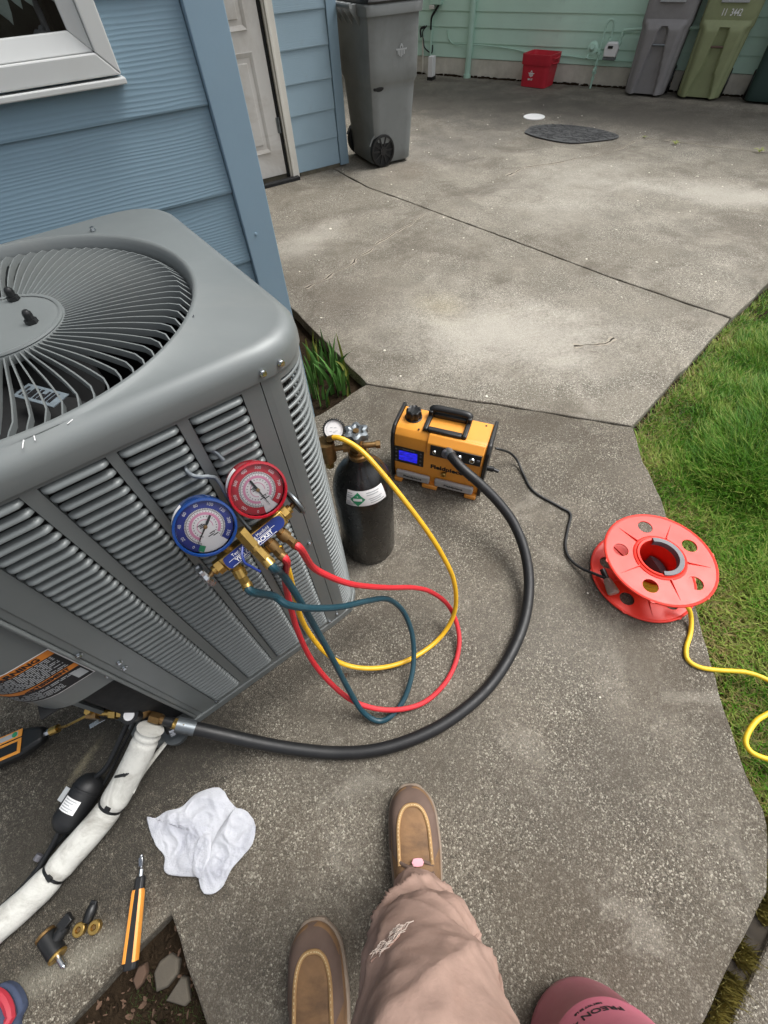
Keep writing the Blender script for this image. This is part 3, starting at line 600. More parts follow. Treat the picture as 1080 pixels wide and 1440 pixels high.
bar.tube([(x, y, 0) for x, y in bp_], .0040, 8, squash=.80); bm_ = bar.mesh('louver_bar', M['ac'], 60)
for i in range(50): inst('louver_bar', bm_, ac, TR(0, 0, .8645 - .0163 * i))
for y in (-.10, .06, .22): MB().box(XR - .016, y - .006, .05, XR - .0095, y + .006, .875).build('bar_support', M['ac'], ac, smooth=0)
# back right corner, back and left faces (mostly out of sight): one bent sheet
pb = [(XR, .252)] + arc(0, PI / 2, .07, XR - .07, YB - .07, 7) + arc(PI / 2, PI, .07, XL + .07, YB - .07, 7) + [(XL, -.20)]
sheet('rear_panel', pb, .034, .893, .010, M['ac'])
# service corner: recessed grey cover with a rounded corner, warning label, open valve bay beneath
CX, CY = XL + .09, FY + .012 + .09
cov = arc(-PI, -PI / 2, .09, CX, CY, 12)
covp = [(XL, CY + .10)] + cov + [(-.196, FY + .012)]
ib = [];
sheet('service_cover', covp, .405, .893, .008, M['ac'])
MB().box(-.1955, FY + .002, .034, -.1805, FY + .034, .893).build('panel_return', M['ac'], ac, smooth=0, bevel=.003)
MB().box(-.2030, FY - .001, .034, -.1960, FY + .012, .893).build('panel_flange', M['ac'], ac, bevel=.003)
MB().box(XL + .012, -.17, .034, -.1965, -.165, .41).build('bay_wall', M['acdark'], ac, smooth=0)
MB().box(-.196, FY + .04, .034, -.190, -.166, .41).build('bay_wall', M['acdark'], ac, smooth=0)
MB().box(XL + .012, FY + .025, .40, -.197, -.166, .4045).build('bay_ceiling', M['acdark'], ac, smooth=0)
# warning label follows the rounded cover
LY = FY + .012
def labpt(x, z, off):   # arc-length wrap round the corner
    if x >= CX: return (x, LY - off, z)
    a = -PI / 2 - (CX - x) / .09; return (CX + (.09 + off) * math.cos(a), CY + (.09 + off) * math.sin(a), z)
def labstrip(b, x0, z0, x1, z1, off):
    n = max(2, int((x1 - x0) / .012) + 1); X = np.linspace(x0, x1, n)
    v = [labpt(x, z0, off) for x in X] + [labpt(x, z1, off) for x in X]
    b.add(v, [(i, i + 1, n + i + 1, n + i) for i in range(n - 1)])
wl = MB(); labstrip(wl, -.372, .468, -.2085, .596, .0012); wl = wl.build('warning_label', M['wink'], ac, smooth=0)
b = MB(); labstrip(b, -.370, .470, -.2105, .594, .0016); b.build('label_ground', M['ink'], wl, smooth=0)
b = MB(); labstrip(b, -.370, .578, -.2105, .594, .0020); labstrip(b, -.370, .514, -.2105, .527, .0020); b.build('label_band', mat('label_orange', lin(206, 124, 44), .5, var=.05), wl, smooth=0)
b = MB(); z = .5745
while z > .476:
    if not .510 < z < .531:
        x = -.364
        end = -.218 - (.03 * random.random() if random.random() < .4 else 0) - (.035 if z < .50 else 0)
        while x < end:
            w = .004 + .012 * random.random(); labstrip(b, x, z - .0011, min(x + w, end), z + .0009, .0020); x += w + .0022
    z -= .0043
b.build('label_print', M['gink'], wl, smooth=0)
b = MB(); labstrip(b, -.231, .480, -.213, .505, .0020); b.build('label_code', M['gink'], wl, smooth=0); b = MB(); labstrip(b, -.370, .492, -.335, .510, .0022); b.build('label_sticker', M['gink'], wl, smooth=0)
def aclabtext(body, x, z, s, sx=1.15):
    text('lettering', body, s, M['ink'], wl, frame((x, LY - .0024, z), Vector((1, 0, 0)), Vector((0, 0, 1)), Vector((0, -1, 0))), 'CENTER', .0001, sx, .0006)
aclabtext('WARNING', -.268, .5855, .014); aclabtext('AVERTISSEMENT', -.263, .5205, .0115, .95)
for x, z in [(-.189, .555), (-.205, .435), (-.168, .47), (.242, .468), (.224, .045), (.252, .060), (-.136, .047), (-.172, .445)]:
    MB().lathe([(.0058, 0), (.0058, .0018), (.0042, .0020), (.0042, .0048), (.0030, .0056)], 6 if True else 12, TR(x, (FY - .0005 if x > -.19 else LY - .0005), z, 0, PI / 2)).build('screw', M['steel'], ac)
# top cap
rngs = []
N = 96; ths = np.linspace(0, 2 * PI, N, endpoint=False)
prof = [(.351, .886, .092), (.3515, .890, .093), (.3515, .906, .093), (.3495, .915, .09), (.345, .9225, .087), (.338, .9275, .082), (.330, .930, .078)]
for hx, z, r in prof: rngs.append([(x, y + .0035, z) for x, y in [rrpt(t, hx, hx - .0405, r) for t in ths]])
for rr, z in [(.2870, .9308), (.2840, .9342), (.2790, .9345), (.2755, .9320), (.2725, .926), (.2700, .920), (.2685, .914), (.2685, .885)]: rngs.append([(rr * math.cos(t) * (1.0), rr * math.sin(t), z) for t in ths])
# flatten the ring blend: the first circular ring may not poke outside the flat outline
cap = MB().loft(rngs, cap0=False, cap1=False).build('top_cap', M['ac'], ac, smooth=60)
MB().loft([[(x * 1.0, y + .0035, z) for x, y in [rrpt(t, .345, .305, .088) for t in ths]] for z in (.8862, .8862)][:1] + [[(x, y + .0035, .8865) for x, y in [rrpt(t, .31, .27, .07) for t in ths]]], cap0=False, cap1=False).build('cap_underside', M['acdark'], ac, smooth=0)
for x, y in [(.255, -.309), (.285, -.305)]: MB().lathe([(.0055, 0), (.0055, .002), (.004, .0022), (.004, .0055)], 6, TR(x, y + .0015, .8985, .25, PI / 2)).build('screw', M['steel'], ac)
for r_, a in ((.304, 49), (.284, -38), (.284, 140)): MB().lathe([(.0055, 0), (.0055, .002), (.004, .0022), (.004, .0055)], 6, TR(r_ * math.cos(R(a)), r_ * math.sin(R(a)), .932 if r_ > .29 else .927)).build('screw', M['steel'], ac)
for x, y, L, a in ((-.05, -.285, .020, .3), (-.062, -.280, .012, .2), (-.02, -.292, .016, 1.3), (-.008, -.290, .012, 1.5), (.03, -.289, .008, .5)): MB().box(-L / 2, -.0004, 0, L / 2, .0004, .0005).build('scratch', M['wink'], ac, smooth=0, T=TR(x, y, .9298, a))
# fan grille
MB().lathe([(.0, .928), (.058, .928), (.074, .9275), (.082, .9265), (.0865, .924), (.088, .919), (.088, .912), (.0, .912)], 64, cap0=False, cap1=False).build('grille_hub', M['ac'], ac)
MB().lathe([(.0865, .9262), (.0855, .9285), (.083, .9290), (.080, .9280)], 64, cap0=False, cap1=False).build('hub_bead', M['ac'], ac)
vp = []
for s in np.linspace(0, 1, 13):
    r_ = .086 + (.2690 - .086) * s; a = .05 * math.sin(PI * s) * .5 + (-.06 * max(0, (s - .86) / .14) ** 1.4) ; z = .9235 + .003 * math.sin(PI * s) - .012 * max(0, (s - .9) / .1) ** 2
    vp.append((r_ * math.cos(a), r_ * math.sin(a), z))
vr = []
for i, p in enumerate(vp):
    d = (Vector(vp[min(i + 1, 12)]) - Vector(vp[max(i - 1, 0)])).normalized(); n = Vector((-d.y, d.x, 0)).normalized(); q = Vector(p)
    ti = n * .0012                       # the vane leans
    vr.append([tuple(q + n * .0010), tuple(q - n * .0010), tuple(q - n * .0008 - ti + Vector((0, 0, -.009))), tuple(q + n * .0008 - ti + Vector((0, 0, -.009)))])
vm = MB().loft(vr).mesh('grille_vane', M['ac'], 50)
for i in range(82): inst('grille_vane', vm, ac, TR(0, 0, 0, 2 * PI * i / 82))
for rr in (): MB().tube([(rr * math.cos(t), rr * math.sin(t), .9065) for t in np.linspace(0, 2 * PI, 60, endpoint=False)], .0022, 6, closed=True).build('grille_ring', M['ac'], ac)
for a, r_ in ((62, .070), (-35, .050), (152, .06), (242, .06)):
    x, y = r_ * math.cos(R(a)), r_ * math.sin(R(a)); nb = MB().hexnut((x, y, .928), (x, y, .934), .0085).cyl((x, y, .934), (x + .001, y, .941), .0062, 10).ball((x + .001, y, .941), .0062, 10)
    nb.build('motor_nut', M['black'], ac)
MB().cyl((0, 0, .80), (0, 0, .911), .078, 28).build('fan_motor', M['acdark'], ac)
fb = MB()
for k in range(3):
    a0 = 2 * PI * k / 3 + .35; rows = []
    for s in np.linspace(0, 1, 6):
        r_ = .08 + .18 * s; rows.append([(r_ * math.cos(a0 + t), r_ * math.sin(a0 + t), .845 - .06 * (t / .9) + .02) for t in np.linspace(-.45 - .1 * s, .55 + .1 * s, 7)])
    v = [p for r in rows for p in r]; fb.add(v, [(i * 7 + j, i * 7 + j + 1, (i + 1) * 7 + j + 1, (i + 1) * 7 + j) for i in range(5) for j in range(6)])
fan = fb.build('fan_blade', M['acdark'], ac)
st = TR(-.010, -.150, .9045, R(-66))
stk = MB().box(-.036, -.0135, 0, .036, .0135, .0012).build('fan_sticker', M['gpl2'], ac, smooth=0, T=TR(.005, -.155, .896, R(-58)))
b = MB()
for k in range(9): b.box(-.03 + .0062 * k, -.009, .0013, -.0265 + .0062 * k + .001 * (k % 3), .009 * (.3 if k % 4 == 1 else 1), .0016)
b.build('sticker_print', M['ink'], stk, smooth=0)
MB().lathe([(.266, .60), (.266, .884)], 48, cap0=False, cap1=False).build('fan_shroud', M['acdark'], ac)
MB().lathe([(0, .60), (.266, .60)], 48, cap0=False, cap1=False).build('fan_floor', M['acdark'], ac)
# service valves low in the bay (world coordinates)
def A(o): return wp(o, ac)
A(MB().ball((-.412, .520, .150), .026, 14).cyl((-.40, .55, .150), (-.412, .52, .150), .022).build('service_valve', M['dbrass']))
A(MB().cyl((-.425, .512, .16), (-.428, .505, .186), .021, 18).build('valve_cap', M['black'])); A(MB().cyl((-.4285, .5042, .1862), (-.4287, .5036, .1885), .012, 18).build('cap_disc', M['wink']))
A(MB().hexnut((-.402, .492, .142), (-.384, .474, .138), .014).cyl((-.384, .474, .138), (-.372, .462, .135), .010).build('valve_port', M['dbrass']))
A(MB().cyl((-.378, .468, .137), (-.362, .452, .132), .012).cyl((-.376, .470, .135), (-.384, .452, .10), .011).build('core_valve', M['black']))
A(MB().hexnut((-.366, .456, .128), (-.352, .443, .123), .012).hexnut((-.350, .441, .122), (-.344, .435, .120), .014).build('brass_fitting', M['brass']))
A(MB().hexnut((-.378, .455, .112), (-.383, .448, .09), .011).build('brass_fitting', M['steel']))
A(MB().cyl((-.39, .46, .04), (-.39, .46, .055), .030, 18).build('valve_bracket', M['dsteel']))
A(MB().hexnut((-.445, .528, .152), (-.462, .540, .150), .012).hexnut((-.466, .542, .148), (-.480, .552, .147), .014).cyl((-.480, .552, .147), (-.512, .575, .143), .008).build('liquid_valve', M['brass']))
A(MB().hexnut((-.506, .57, .143), (-.528, .585, .139), .016).build('liquid_valve', M['dbrass'])); A(MB().ball((-.495, .575, .13), .024, 12).build('liquid_valve_body', M['black']))
A(MB().hexnut((-.515, .575, .16), (-.515, .572, .178), .008).build('brass_fitting', M['brass']))
A(MB().cbox((-.528, .566, .112), (.040, .011, .004), ).build('valve_lever', M['steel'], smooth=0, bevel=.001))
A(MB().hexnut((-.44, .57, .20), (-.442, .562, .205), .011).build('bay_bolt', M['steel']))
A(MB().tube(catmull([(-.39, .55, .155), (-.37, .60, .16), (-.36, .64, .2)], 5), .011, 10).tube(catmull([(-.45, .57, .15), (-.43, .62, .17), (-.40, .64, .24)], 5), .006, 10).build('copper_pipe', M['dbrass']))

HOSE = {}
HOSE['teal'] = [(-0.0399, 0.3845, 0.6377), (-0.0386, 0.3732, 0.628), (-0.0137, 0.3842, 0.56), (0.0006, 0.3711, 0.53), (0.0383, 0.3682, 0.47), (0.0938, 0.3706, 0.4), (0.1566, 0.3814, 0.33), (0.218, 0.3897, 0.25), (0.251, 0.3715, 0.17), (0.2533, 0.3333, 0.11), (0.2353, 0.2924, 0.065), (0.1973, 0.2472, 0.035), (0.1446, 0.2111, 0.012), (0.0921, 0.1977, 0.008), (0.0588, 0.2087, 0.01), (0.0378, 0.2426, 0.04), (0.0323, 0.2862, 0.11), (0.0312, 0.3341, 0.23), (0.0275, 0.3681, 0.37), (0.0229, 0.3926, 0.5), (0.0169, 0.4068, 0.58), (0.0088, 0.3684, 0.6609), (0.0032, 0.3823, 0.6776)]
HOSE['red'] = [(0.0547, 0.4006, 0.6518), (0.0608, 0.3918, 0.6418), (0.0721, 0.4061, 0.545), (0.0971, 0.3981, 0.49), (0.1275, 0.3904, 0.44), (0.1666, 0.3912, 0.38), (0.2276, 0.3922, 0.3), (0.2996, 0.3901, 0.22), (0.3505, 0.378, 0.155), (0.3876, 0.3468, 0.09), (0.3926, 0.3031, 0.045), (0.372, 0.2564, 0.02), (0.3286, 0.216, 0.009), (0.2682, 0.1865, 0.008), (0.1983, 0.1771, 0.008), (0.1377, 0.1908, 0.018), (0.0803, 0.2234, 0.03), (0.033, 0.2678, 0.06), (0.0047, 0.3185, 0.11), (-0.0116, 0.3761, 0.19), (-0.0085, 0.4125, 0.3), (0.0045, 0.4304, 0.41), (0.018, 0.4313, 0.51), (0.0315, 0.3891, 0.6315), (0.0274, 0.3959, 0.6478)]
HOSE['yellow'] = [(0.0362, 0.4696, 0.56), (0.033, 0.4555, 0.5), (0.023, 0.4529, 0.4), (0.0132, 0.4494, 0.3), (0.0134, 0.4409, 0.2), (0.0242, 0.4103, 0.12), (0.051, 0.3757, 0.06), (0.0952, 0.339, 0.035), (0.1569, 0.3076, 0.022), (0.2304, 0.2906, 0.014), (0.3124, 0.2921, 0.01), (0.3707, 0.3044, 0.04), (0.4035, 0.3259, 0.1), (0.4119, 0.3605, 0.19), (0.3966, 0.4024, 0.28), (0.3746, 0.4472, 0.36), (0.3507, 0.5065, 0.43), (0.3315, 0.5682, 0.48), (0.315, 0.6174, 0.515), (0.2998, 0.6549, 0.53), (0.2785, 0.683, 0.54), (0.262, 0.7011, 0.53)]
HOSE['vac'] = [(-0.3442, 0.4343, 0.115), (-0.3168, 0.4099, 0.1), (-0.2751, 0.3721, 0.075), (-0.2252, 0.3266, 0.05), (-0.1581, 0.269, 0.03), (-0.0721, 0.2038, 0.017), (0.0225, 0.1504, 0.016), (0.1313, 0.1165, 0.016), (0.2371, 0.1039, 0.016), (0.3527, 0.1112, 0.016), (0.4678, 0.1453, 0.018), (0.5712, 0.1997, 0.025), (0.6518, 0.273, 0.045), (0.7019, 0.3544, 0.075), (0.7241, 0.4407, 0.11), (0.7172, 0.5163, 0.145), (0.6954, 0.5854, 0.18), (0.6743, 0.6465, 0.205), (0.6701, 0.6942, 0.215), (0.6795, 0.7358, 0.21)]
HOSE['blackcord'] = [(0.9029, 0.7263, 0.1), (0.923, 0.7154, 0.09), (0.9709, 0.7066, 0.05), (0.9896, 0.6787, 0.02), (0.9737, 0.6264, 0.006), (0.9472, 0.5462, 0.005), (0.9716, 0.4476, 0.005), (0.9811, 0.4, 0.005), (0.9305, 0.362, 0.005), (0.8741, 0.3211, 0.005), (0.8453, 0.2794, 0.008), (0.8413, 0.2335, 0.015), (0.8503, 0.1907, 0.03), (0.8589, 0.1612, 0.04)]
HOSE['ycord'] = [(0.9626, -0.0109, 0.06), (0.9774, -0.0394, 0.045), (0.9755, -0.0651, 0.02), (0.947, -0.0913, 0.006), (0.8971, -0.1129, 0.006), (0.8741, -0.136, 0.006), (0.8844, -0.166, 0.006), (0.9208, -0.199, 0.006), (0.9714, -0.2408, 0.012), (0.9966, -0.2827, 0.015), (1.0094, -0.332, 0.015), (0.9782, -0.3424, 0.012), (0.9203, -0.3308, 0.01), (0.8816, -0.3253, 0.008), (0.8392, -0.3307, 0.005), (0.8126, -0.3421, 0.004), (0.8064, -0.3624, 0.004), (0.8236, -0.3902, 0.006), (0.8518, -0.4233, 0.01), (0.9008, -0.4637, 0.01), (0.95, -0.47, 0.006), (1.10, -0.52, 0.006), (1.35, -0.45, 0.02), (1.7, -0.6, 0.02), (2.2, -0.5, 0.02)]
HOSE['pipe'] = [(-0.4068, 0.463, 0.15), (-0.4289, 0.4511, 0.135), (-0.4596, 0.4348, 0.115), (-0.4982, 0.4172, 0.09), (-0.5377, 0.3984, 0.07), (-0.5774, 0.38, 0.055), (-0.626, 0.3635, 0.045), (-0.6703, 0.3489, 0.04), (-0.7207, 0.3296, 0.036), (-0.767, 0.317, 0.034), (-0.824, 0.3065, 0.034), (-0.9045, 0.2946, 0.034), (-1.15, 0.27, 0.034), (-1.45, 0.36, 0.034), (-1.62, 0.6, 0.034)]
HOSE['liquid'] = [(-0.4272, 0.5302, 0.15), (-0.4667, 0.5148, 0.12), (-0.516, 0.4869, 0.09), (-0.5506, 0.4703, 0.07), (-0.582, 0.4667, 0.06)]
HOSE['liquid2'] = [(-0.6796, 0.4087, 0.045), (-0.7169, 0.3855, 0.03), (-0.7646, 0.3559, 0.02), (-0.8062, 0.3392, 0.015), (-0.8934, 0.3204, 0.012)]
HOSE['wire'] = [(-0.4223, 0.5008, 0.14), (-0.4917, 0.4816, 0.08), (-0.5489, 0.4497, 0.05), (-0.6231, 0.4129, 0.02), (-0.7143, 0.3827, 0.01), (-0.7793, 0.3497, 0.01), (-0.8669, 0.3295, 0.01)]

# ------------------------------------------------------------------ hoses and cords
def hose(name, key, r, m, label, cat, n=8, ferr=None, seg=10):
    pts = HOSE[key]; t = thing(name, label, cat, Matrix.Translation(pts[len(pts) // 2]), 'refrigerant hoses of the gauge set' if name == 'charging_hose' else None); ROOTS[t.name] = Matrix.Translation(pts[len(pts) // 2])
    P = catmull(pts, n); wp(MB().tube(P, r, seg).build('hose_tube' if 'hose' in name else 'cord_run', M[m], t), t)
    return t, P
def ferrule(t, a, b, r, m='brass', name='ferrule'): wp(MB().cyl(a, b, r, 12).build(name, M[m], t), t)
t, Pp = hose('charging_hose', 'teal', .0070, 'teal', 'dark teal refrigerant hose looping from the gauge set towards the ground', 'hose')
for k in (0, -1): a = Pp[k]; b_ = Pp[5 if k == 0 else -6]; ferrule(t, a, b_, .0088, 'brass')
t, Pp = hose('charging_hose', 'red', .0066, 'redh', 'red refrigerant hose looping from the red gauge out over the concrete', 'hose')
for k in (0, -1): a = Pp[k]; b_ = Pp[5 if k == 0 else -6]; ferrule(t, a, b_, .0085, 'dbrass')
t, Pp = hose('charging_hose', 'yellow', .0064, 'yelh', 'yellow refrigerant hose running from the gauge set to the black gas cylinder', 'hose')
for k in (0, -1): a = Pp[k]; b_ = Pp[5 if k == 0 else -6]; ferrule(t, a, b_, .0076, 'dbrass')
t, Pp = hose('vacuum_hose', 'vac', .0155, 'rubber', 'thick black vacuum hose curving from the service valve to the yellow pump', 'hose', 8, None, 18)
d = (Pp[6] - Pp[0]).normalized(); ferrule(t, Pp[0] - d * .022, Pp[0] + d * .022, .0178, 'dsteel'); ferrule(t, Pp[0] - d * .034, Pp[0] - d * .022, .012, 'brass', 'hose_nut'); ferrule(t, Pp[-1] - (Pp[-1] - Pp[-7]).normalized() * .03, Pp[-1], .0175, 'dsteel')
hose('power_cord', 'blackcord', .0045, 'black', 'thin black power cord lying from the yellow pump to the orange reel', 'cord')
hose('extension_cord', 'ycord', .0062, 'ycord', 'yellow extension cord coming out of the orange reel onto the grass', 'cord', 8, None, 12)

# ------------------------------------------------------------------ gauge set hanging on the louvers
t_ = R(30); uu = Vector((math.cos(AA), math.sin(AA), 0)); vv = Vector((-math.sin(AA), math.cos(AA), 0)); zz = Vector((0, 0, 1))
gn = -vv * math.cos(t_) + zz * math.sin(t_); ex0 = uu.copy()
ex = (uu + .17 * (zz * math.cos(t_) + vv * math.sin(t_))).normalized(); ey = gn.cross(ex)
FM = frame(Vector((-.047, .420, .762)), ex, ey, gn)
gs = thing('manifold_gauge_set', 'brass gauge manifold with a blue and a red dial hanging on the louvers', 'gauge set', FM); ROOTS[gs.name] = FM
def gauge(cx, cy, cm, dm, ndl, nums, g0, g1, green=False, rot=0):
    T = TR(cx, cy, 0)
    gg = MB().lathe([(.0, -.042), (.034, -.042), (.039, -.038), (.0405, -.030), (.0405, -.008), (.0425, -.006), (.0432, -.001), (.0425, .0015), (.0395, .002), (.0385, -.0015)], 48, cap1=False).build('gauge', cm, gs, T=T)
    def q(o): return o
    MB().lathe([(0, -.0062), (.0384, -.0062)], 48, cap0=False, cap1=False).build('dial', M['dialw'], gg)
    b = MB(); n = 56; a0, a1 = R(g0), R(g1)
    def annulus(b, r0, r1, a0, a1, z, n=56):
        v = [(r0 * math.cos(a), r0 * math.sin(a), z) for a in np.linspace(a0, a1, n)] + [(r1 * math.cos(a), r1 * math.sin(a), z) for a in np.linspace(a0, a1, n)]
        b.add(v, [(i, i + 1, n + i + 1, n + i) for i in range(n - 1)])
    annulus(b, .0270, .0382, a0, a1, -.0056); b.build('dial_ring', dm, gg, smooth=0)
    b = MB(); annulus(b, .0175, .0212, R(g0 + 12), R(g1 - 6), -.0056); annulus(b, .0100, .0110, R(g0 + 40), R(g1 - 8), -.0056); b.build('dial_scale', M['dialp'], gg, smooth=0)
    b = MB(); annulus(b, .0245, .0250, a0, a1, -.0053)
    for k in range(61):
        a = a0 + (a1 - a0) * k / 60; L = .0022 if k % 5 else .004; b.box(.0250, -.00022, -.0054, .0250 + L, .00022, -.0051, Matrix.Rotation(a, 4, 'Z'))
        if k % 2: b.box(.0216, -.0003, -.0054, .0232, .0003, -.0051, Matrix.Rotation(a, 4, 'Z'))
        if k % 3 == 0: b.box(.0145, -.0005, -.0054, .0160, .0005, -.0051, Matrix.Rotation(a, 4, 'Z'))
    b.build('dial_ticks', M['ink'], gg, smooth=0)
    for k, s in enumerate(nums):
        a = a1 + (a0 - a1) * (k + .5) / len(nums); r_ = .0328
        text('dial_number', s, .0062, M['wink'], gg, TR(r_ * math.cos(a), r_ * math.sin(a), -.0054, a - PI / 2), 'CENTER', .0001)
    for k, (x, y) in enumerate(((-.004, .006), (-.002, .0038), (-.003, .0016), (.002, -.0125), (-.002, -.0150), (.004, -.0180))): MB().box(-.004, -.0006, 0, .004, .0006, .0003).build('dial_print', M['ink'], gg, smooth=0, T=TR(x, y, -.0055, rot * .017 - .1))
    if green: MB().box(-.0045, -.004, 0, .0045, .004, .0004).build('green_mark', M['dialg'], gg, smooth=0, T=TR(.0325 * math.cos(R(-136)), .0325 * math.sin(R(-136)), -.0052, .6))
    nm = MB(); nm.add([(-.018, -.0015, 0), (-.007, -.0018, 0), (.004, -.0011, 0), (.0290, -.00015, 0), (.0290, .00015, 0), (.004, .0011, 0), (-.007, .0018, 0), (-.018, .0015, 0)] + [(x, y, .0006) for x, y in ((-.018, -.0015), (-.007, -.0018), (.004, -.0011), (.0290, -.00015), (.0290, .00015), (.004, .0011), (-.007, .0018), (-.018, .0015))], [tuple(range(7, -1, -1)), tuple(range(8, 16))] + [(i, (i + 1) % 8, 8 + (i + 1) % 8, 8 + i) for i in range(8)])
    nm.build('needle', M['ink'], gg, smooth=0, T=TR(0, 0, -.0042, ndl)); MB().lathe([(.0028, -.005), (.0028, -.0025), (.001, -.002)], 14).build('needle_hub', M['dbrass'], gg)
    MB().lathe([(.0388, -.0005), (.03, .0012), (.015, .0022), (0, .0026)], 40, cap0=False, cap1=False).build('lens', M['lens'], gg)
    b = MB(); n = 14; v = []
    for r_, zz_ in ((.0408, -.012), (.0408, -.026)):
        v += [(r_ * math.cos(a), r_ * math.sin(a), zz_) for a in np.linspace(R(84 + 14), R(138 + 14), n)]
    b.add(v, [(i, i + 1, n + i + 1, n + i) for i in range(n - 1)]); b.build('case_label', M['wink'], gg)
    b = MB(); v = []
    for r_, zz_ in ((.0410, -.014), (.0410, -.019)):
        v += [(r_ * math.cos(a), r_ * math.sin(a), zz_) for a in np.linspace(R(126 + 14), R(149 + 14), n)]
    b.add(v, [(i, i + 1, n + i + 1, n + i) for i in range(n - 1)]); b.build('case_label_print', M['dialr'], gg)
    MB().cyl((0, -.036, -.03), (0, -.062, -.034), .0085, 12).build('gauge_stem', M['brass'], gg)
    return gg
gauge(0, 0, M['gblue'], M['dialb'], R(-150 + 0), ['0', '20', '40', '60', '80', '100', '120', '200', '350'], -74, 220, True)
gauge(.0885, -.005, M['gred'], M['dialr'], R(-89), ['0', '100', '200', '300', '400', '500', '600', '700', '800'], -75, 252)
BY = -.0725
MB().box(-.022, BY - .013, -.046, .096, BY + .013, -.022).build('manifold_body', M['brass'], gs, bevel=.003)
def pill(x0, x1, hy, cy, n=8):
    return [(x1 - hy + hy * math.cos(a), cy + hy * math.sin(a)) for a in np.linspace(-PI / 2, PI / 2, n)] + [(x0 + hy * .4 + hy * .4 * math.cos(a), cy + hy * math.sin(a)) for a in np.linspace(PI / 2, 1.5 * PI, n)]
nb = MB().prism(pill(-.018, .092, .0112, BY), -.0219, -.0204).build('name_plate', M['labelblue'], gs, smooth=0)
b = MB().box(-.012, BY + .0005, -.0203, .075, BY + .0011, -.0200); b.box(-.012, BY - .0100, -.0203, .072, BY - .0094, -.0200); b.build('plate_rule', M['wink'], nb, smooth=0)
text('lettering', 'Test & Charging Manifold', .0078, M['wink'], nb, TR(.032, BY + .0055, -.0203), 'CENTER', .0001, .86)
text('lettering', 'YELLOW JACKET', .0098, M['wink'], nb, TR(.032, BY - .0046, -.0203), 'CENTER', .0001, .93, .0003)
for sx, hub, hm in ((-1, -.022, 'steel'), (1, .096, 'black')):
    MB().hexnut((hub, BY, -.034), (hub + sx * .010, BY, -.034), .0125).cyl((hub + sx * .010, BY, -.034), (hub + sx * .016, BY, -.034), .008, 12).build('packing_nut', M['brass'], gs)
    MB().cyl((hub + sx * .016, BY, -.034), (hub + sx * .027, BY + sx * .003, -.034), .0042, 10).build('valve_stem', M['dbrass'], gs)
    T = frame(Vector((hub + sx * .027, BY + .003, -.034)), Vector((0, 1, 0)), Vector((0, 0, sx)), Vector((sx, 0, 0)))
    rg = []
    for z, k in ((-.004, .9), (-.002, 1), (.003, 1), (.006, .86)): rg.append([((.0205 + .0016 * math.cos(8 * a)) * k * math.cos(a), (.0205 + .0016 * math.cos(8 * a)) * k * math.sin(a), z) for a in np.linspace(0, 2 * PI, 64, endpoint=False)])
    MB().loft(rg).build('valve_knob', M['steel' if sx < 0 else 'black'], gs, T=T)
    if sx > 0: MB().tube([(.0215 * math.cos(a), .0215 * math.sin(a), .001) for a in np.linspace(0, 2 * PI, 40, endpoint=False)], .0035, 8, closed=True).build('knob_rim', M['dsteel'], gs, T=T)
# front ball valve with a parked hose, and the ports along the lower edge
MB().hexnut((.030, BY + .034, -.012), (.030, BY + .002, -.010), .0105).cyl((.030, BY + .002, -.010), (.030, BY - .006, -.009), .0085, 12).build('ball_valve', M['brass'], gs)
MB().hexnut((.030, BY - .006, -.009), (.0305, BY - .030, -.006), .0095).build('ball_valve', M['brass'], gs)
MB().tube(catmull([(.018, BY + .012, -.006), (.010, BY + .006, .002), (.006, BY - .004, .006), (.008, BY - .014, .005), (.013, BY - .034, .002)], 5), .0021, 8).build('valve_lever', M['labelblue'], gs)
for x, dx in ((-.008, -.006), (.030, .002), (.052, .0), (.074, .004)):
    MB().hexnut((x, BY - .013, -.034), (x + dx * .4, BY - .022, -.034), .0085).cyl((x + dx * .4, BY - .022, -.034), (x + dx, BY - .036, -.032), .0105, 18).hexnut((x + dx, BY - .036, -.032), (x + dx * 1.5, BY - .052, -.031), .0085).build('hose_port', M['brass' if x < .05 else 'dbrass'], gs)
MB().tube(catmull([(.043, BY + .014, -.036), (.044, BY + .05, -.036), (.055, .030, -.036), (.050, .044, -.034), (.040, .052, -.034), (.033, .060, -.036), (.032, .070, -.038), (.036, .077, -.044), (.044, .079, -.050), (.055, .081, -.052), (.066, .079, -.046), (.074, .073, -.040), (.079, .064, -.038), (.080, .050, -.038)], 7), .0032, 10).build('hanging_hook', M['dsteel'], gs)

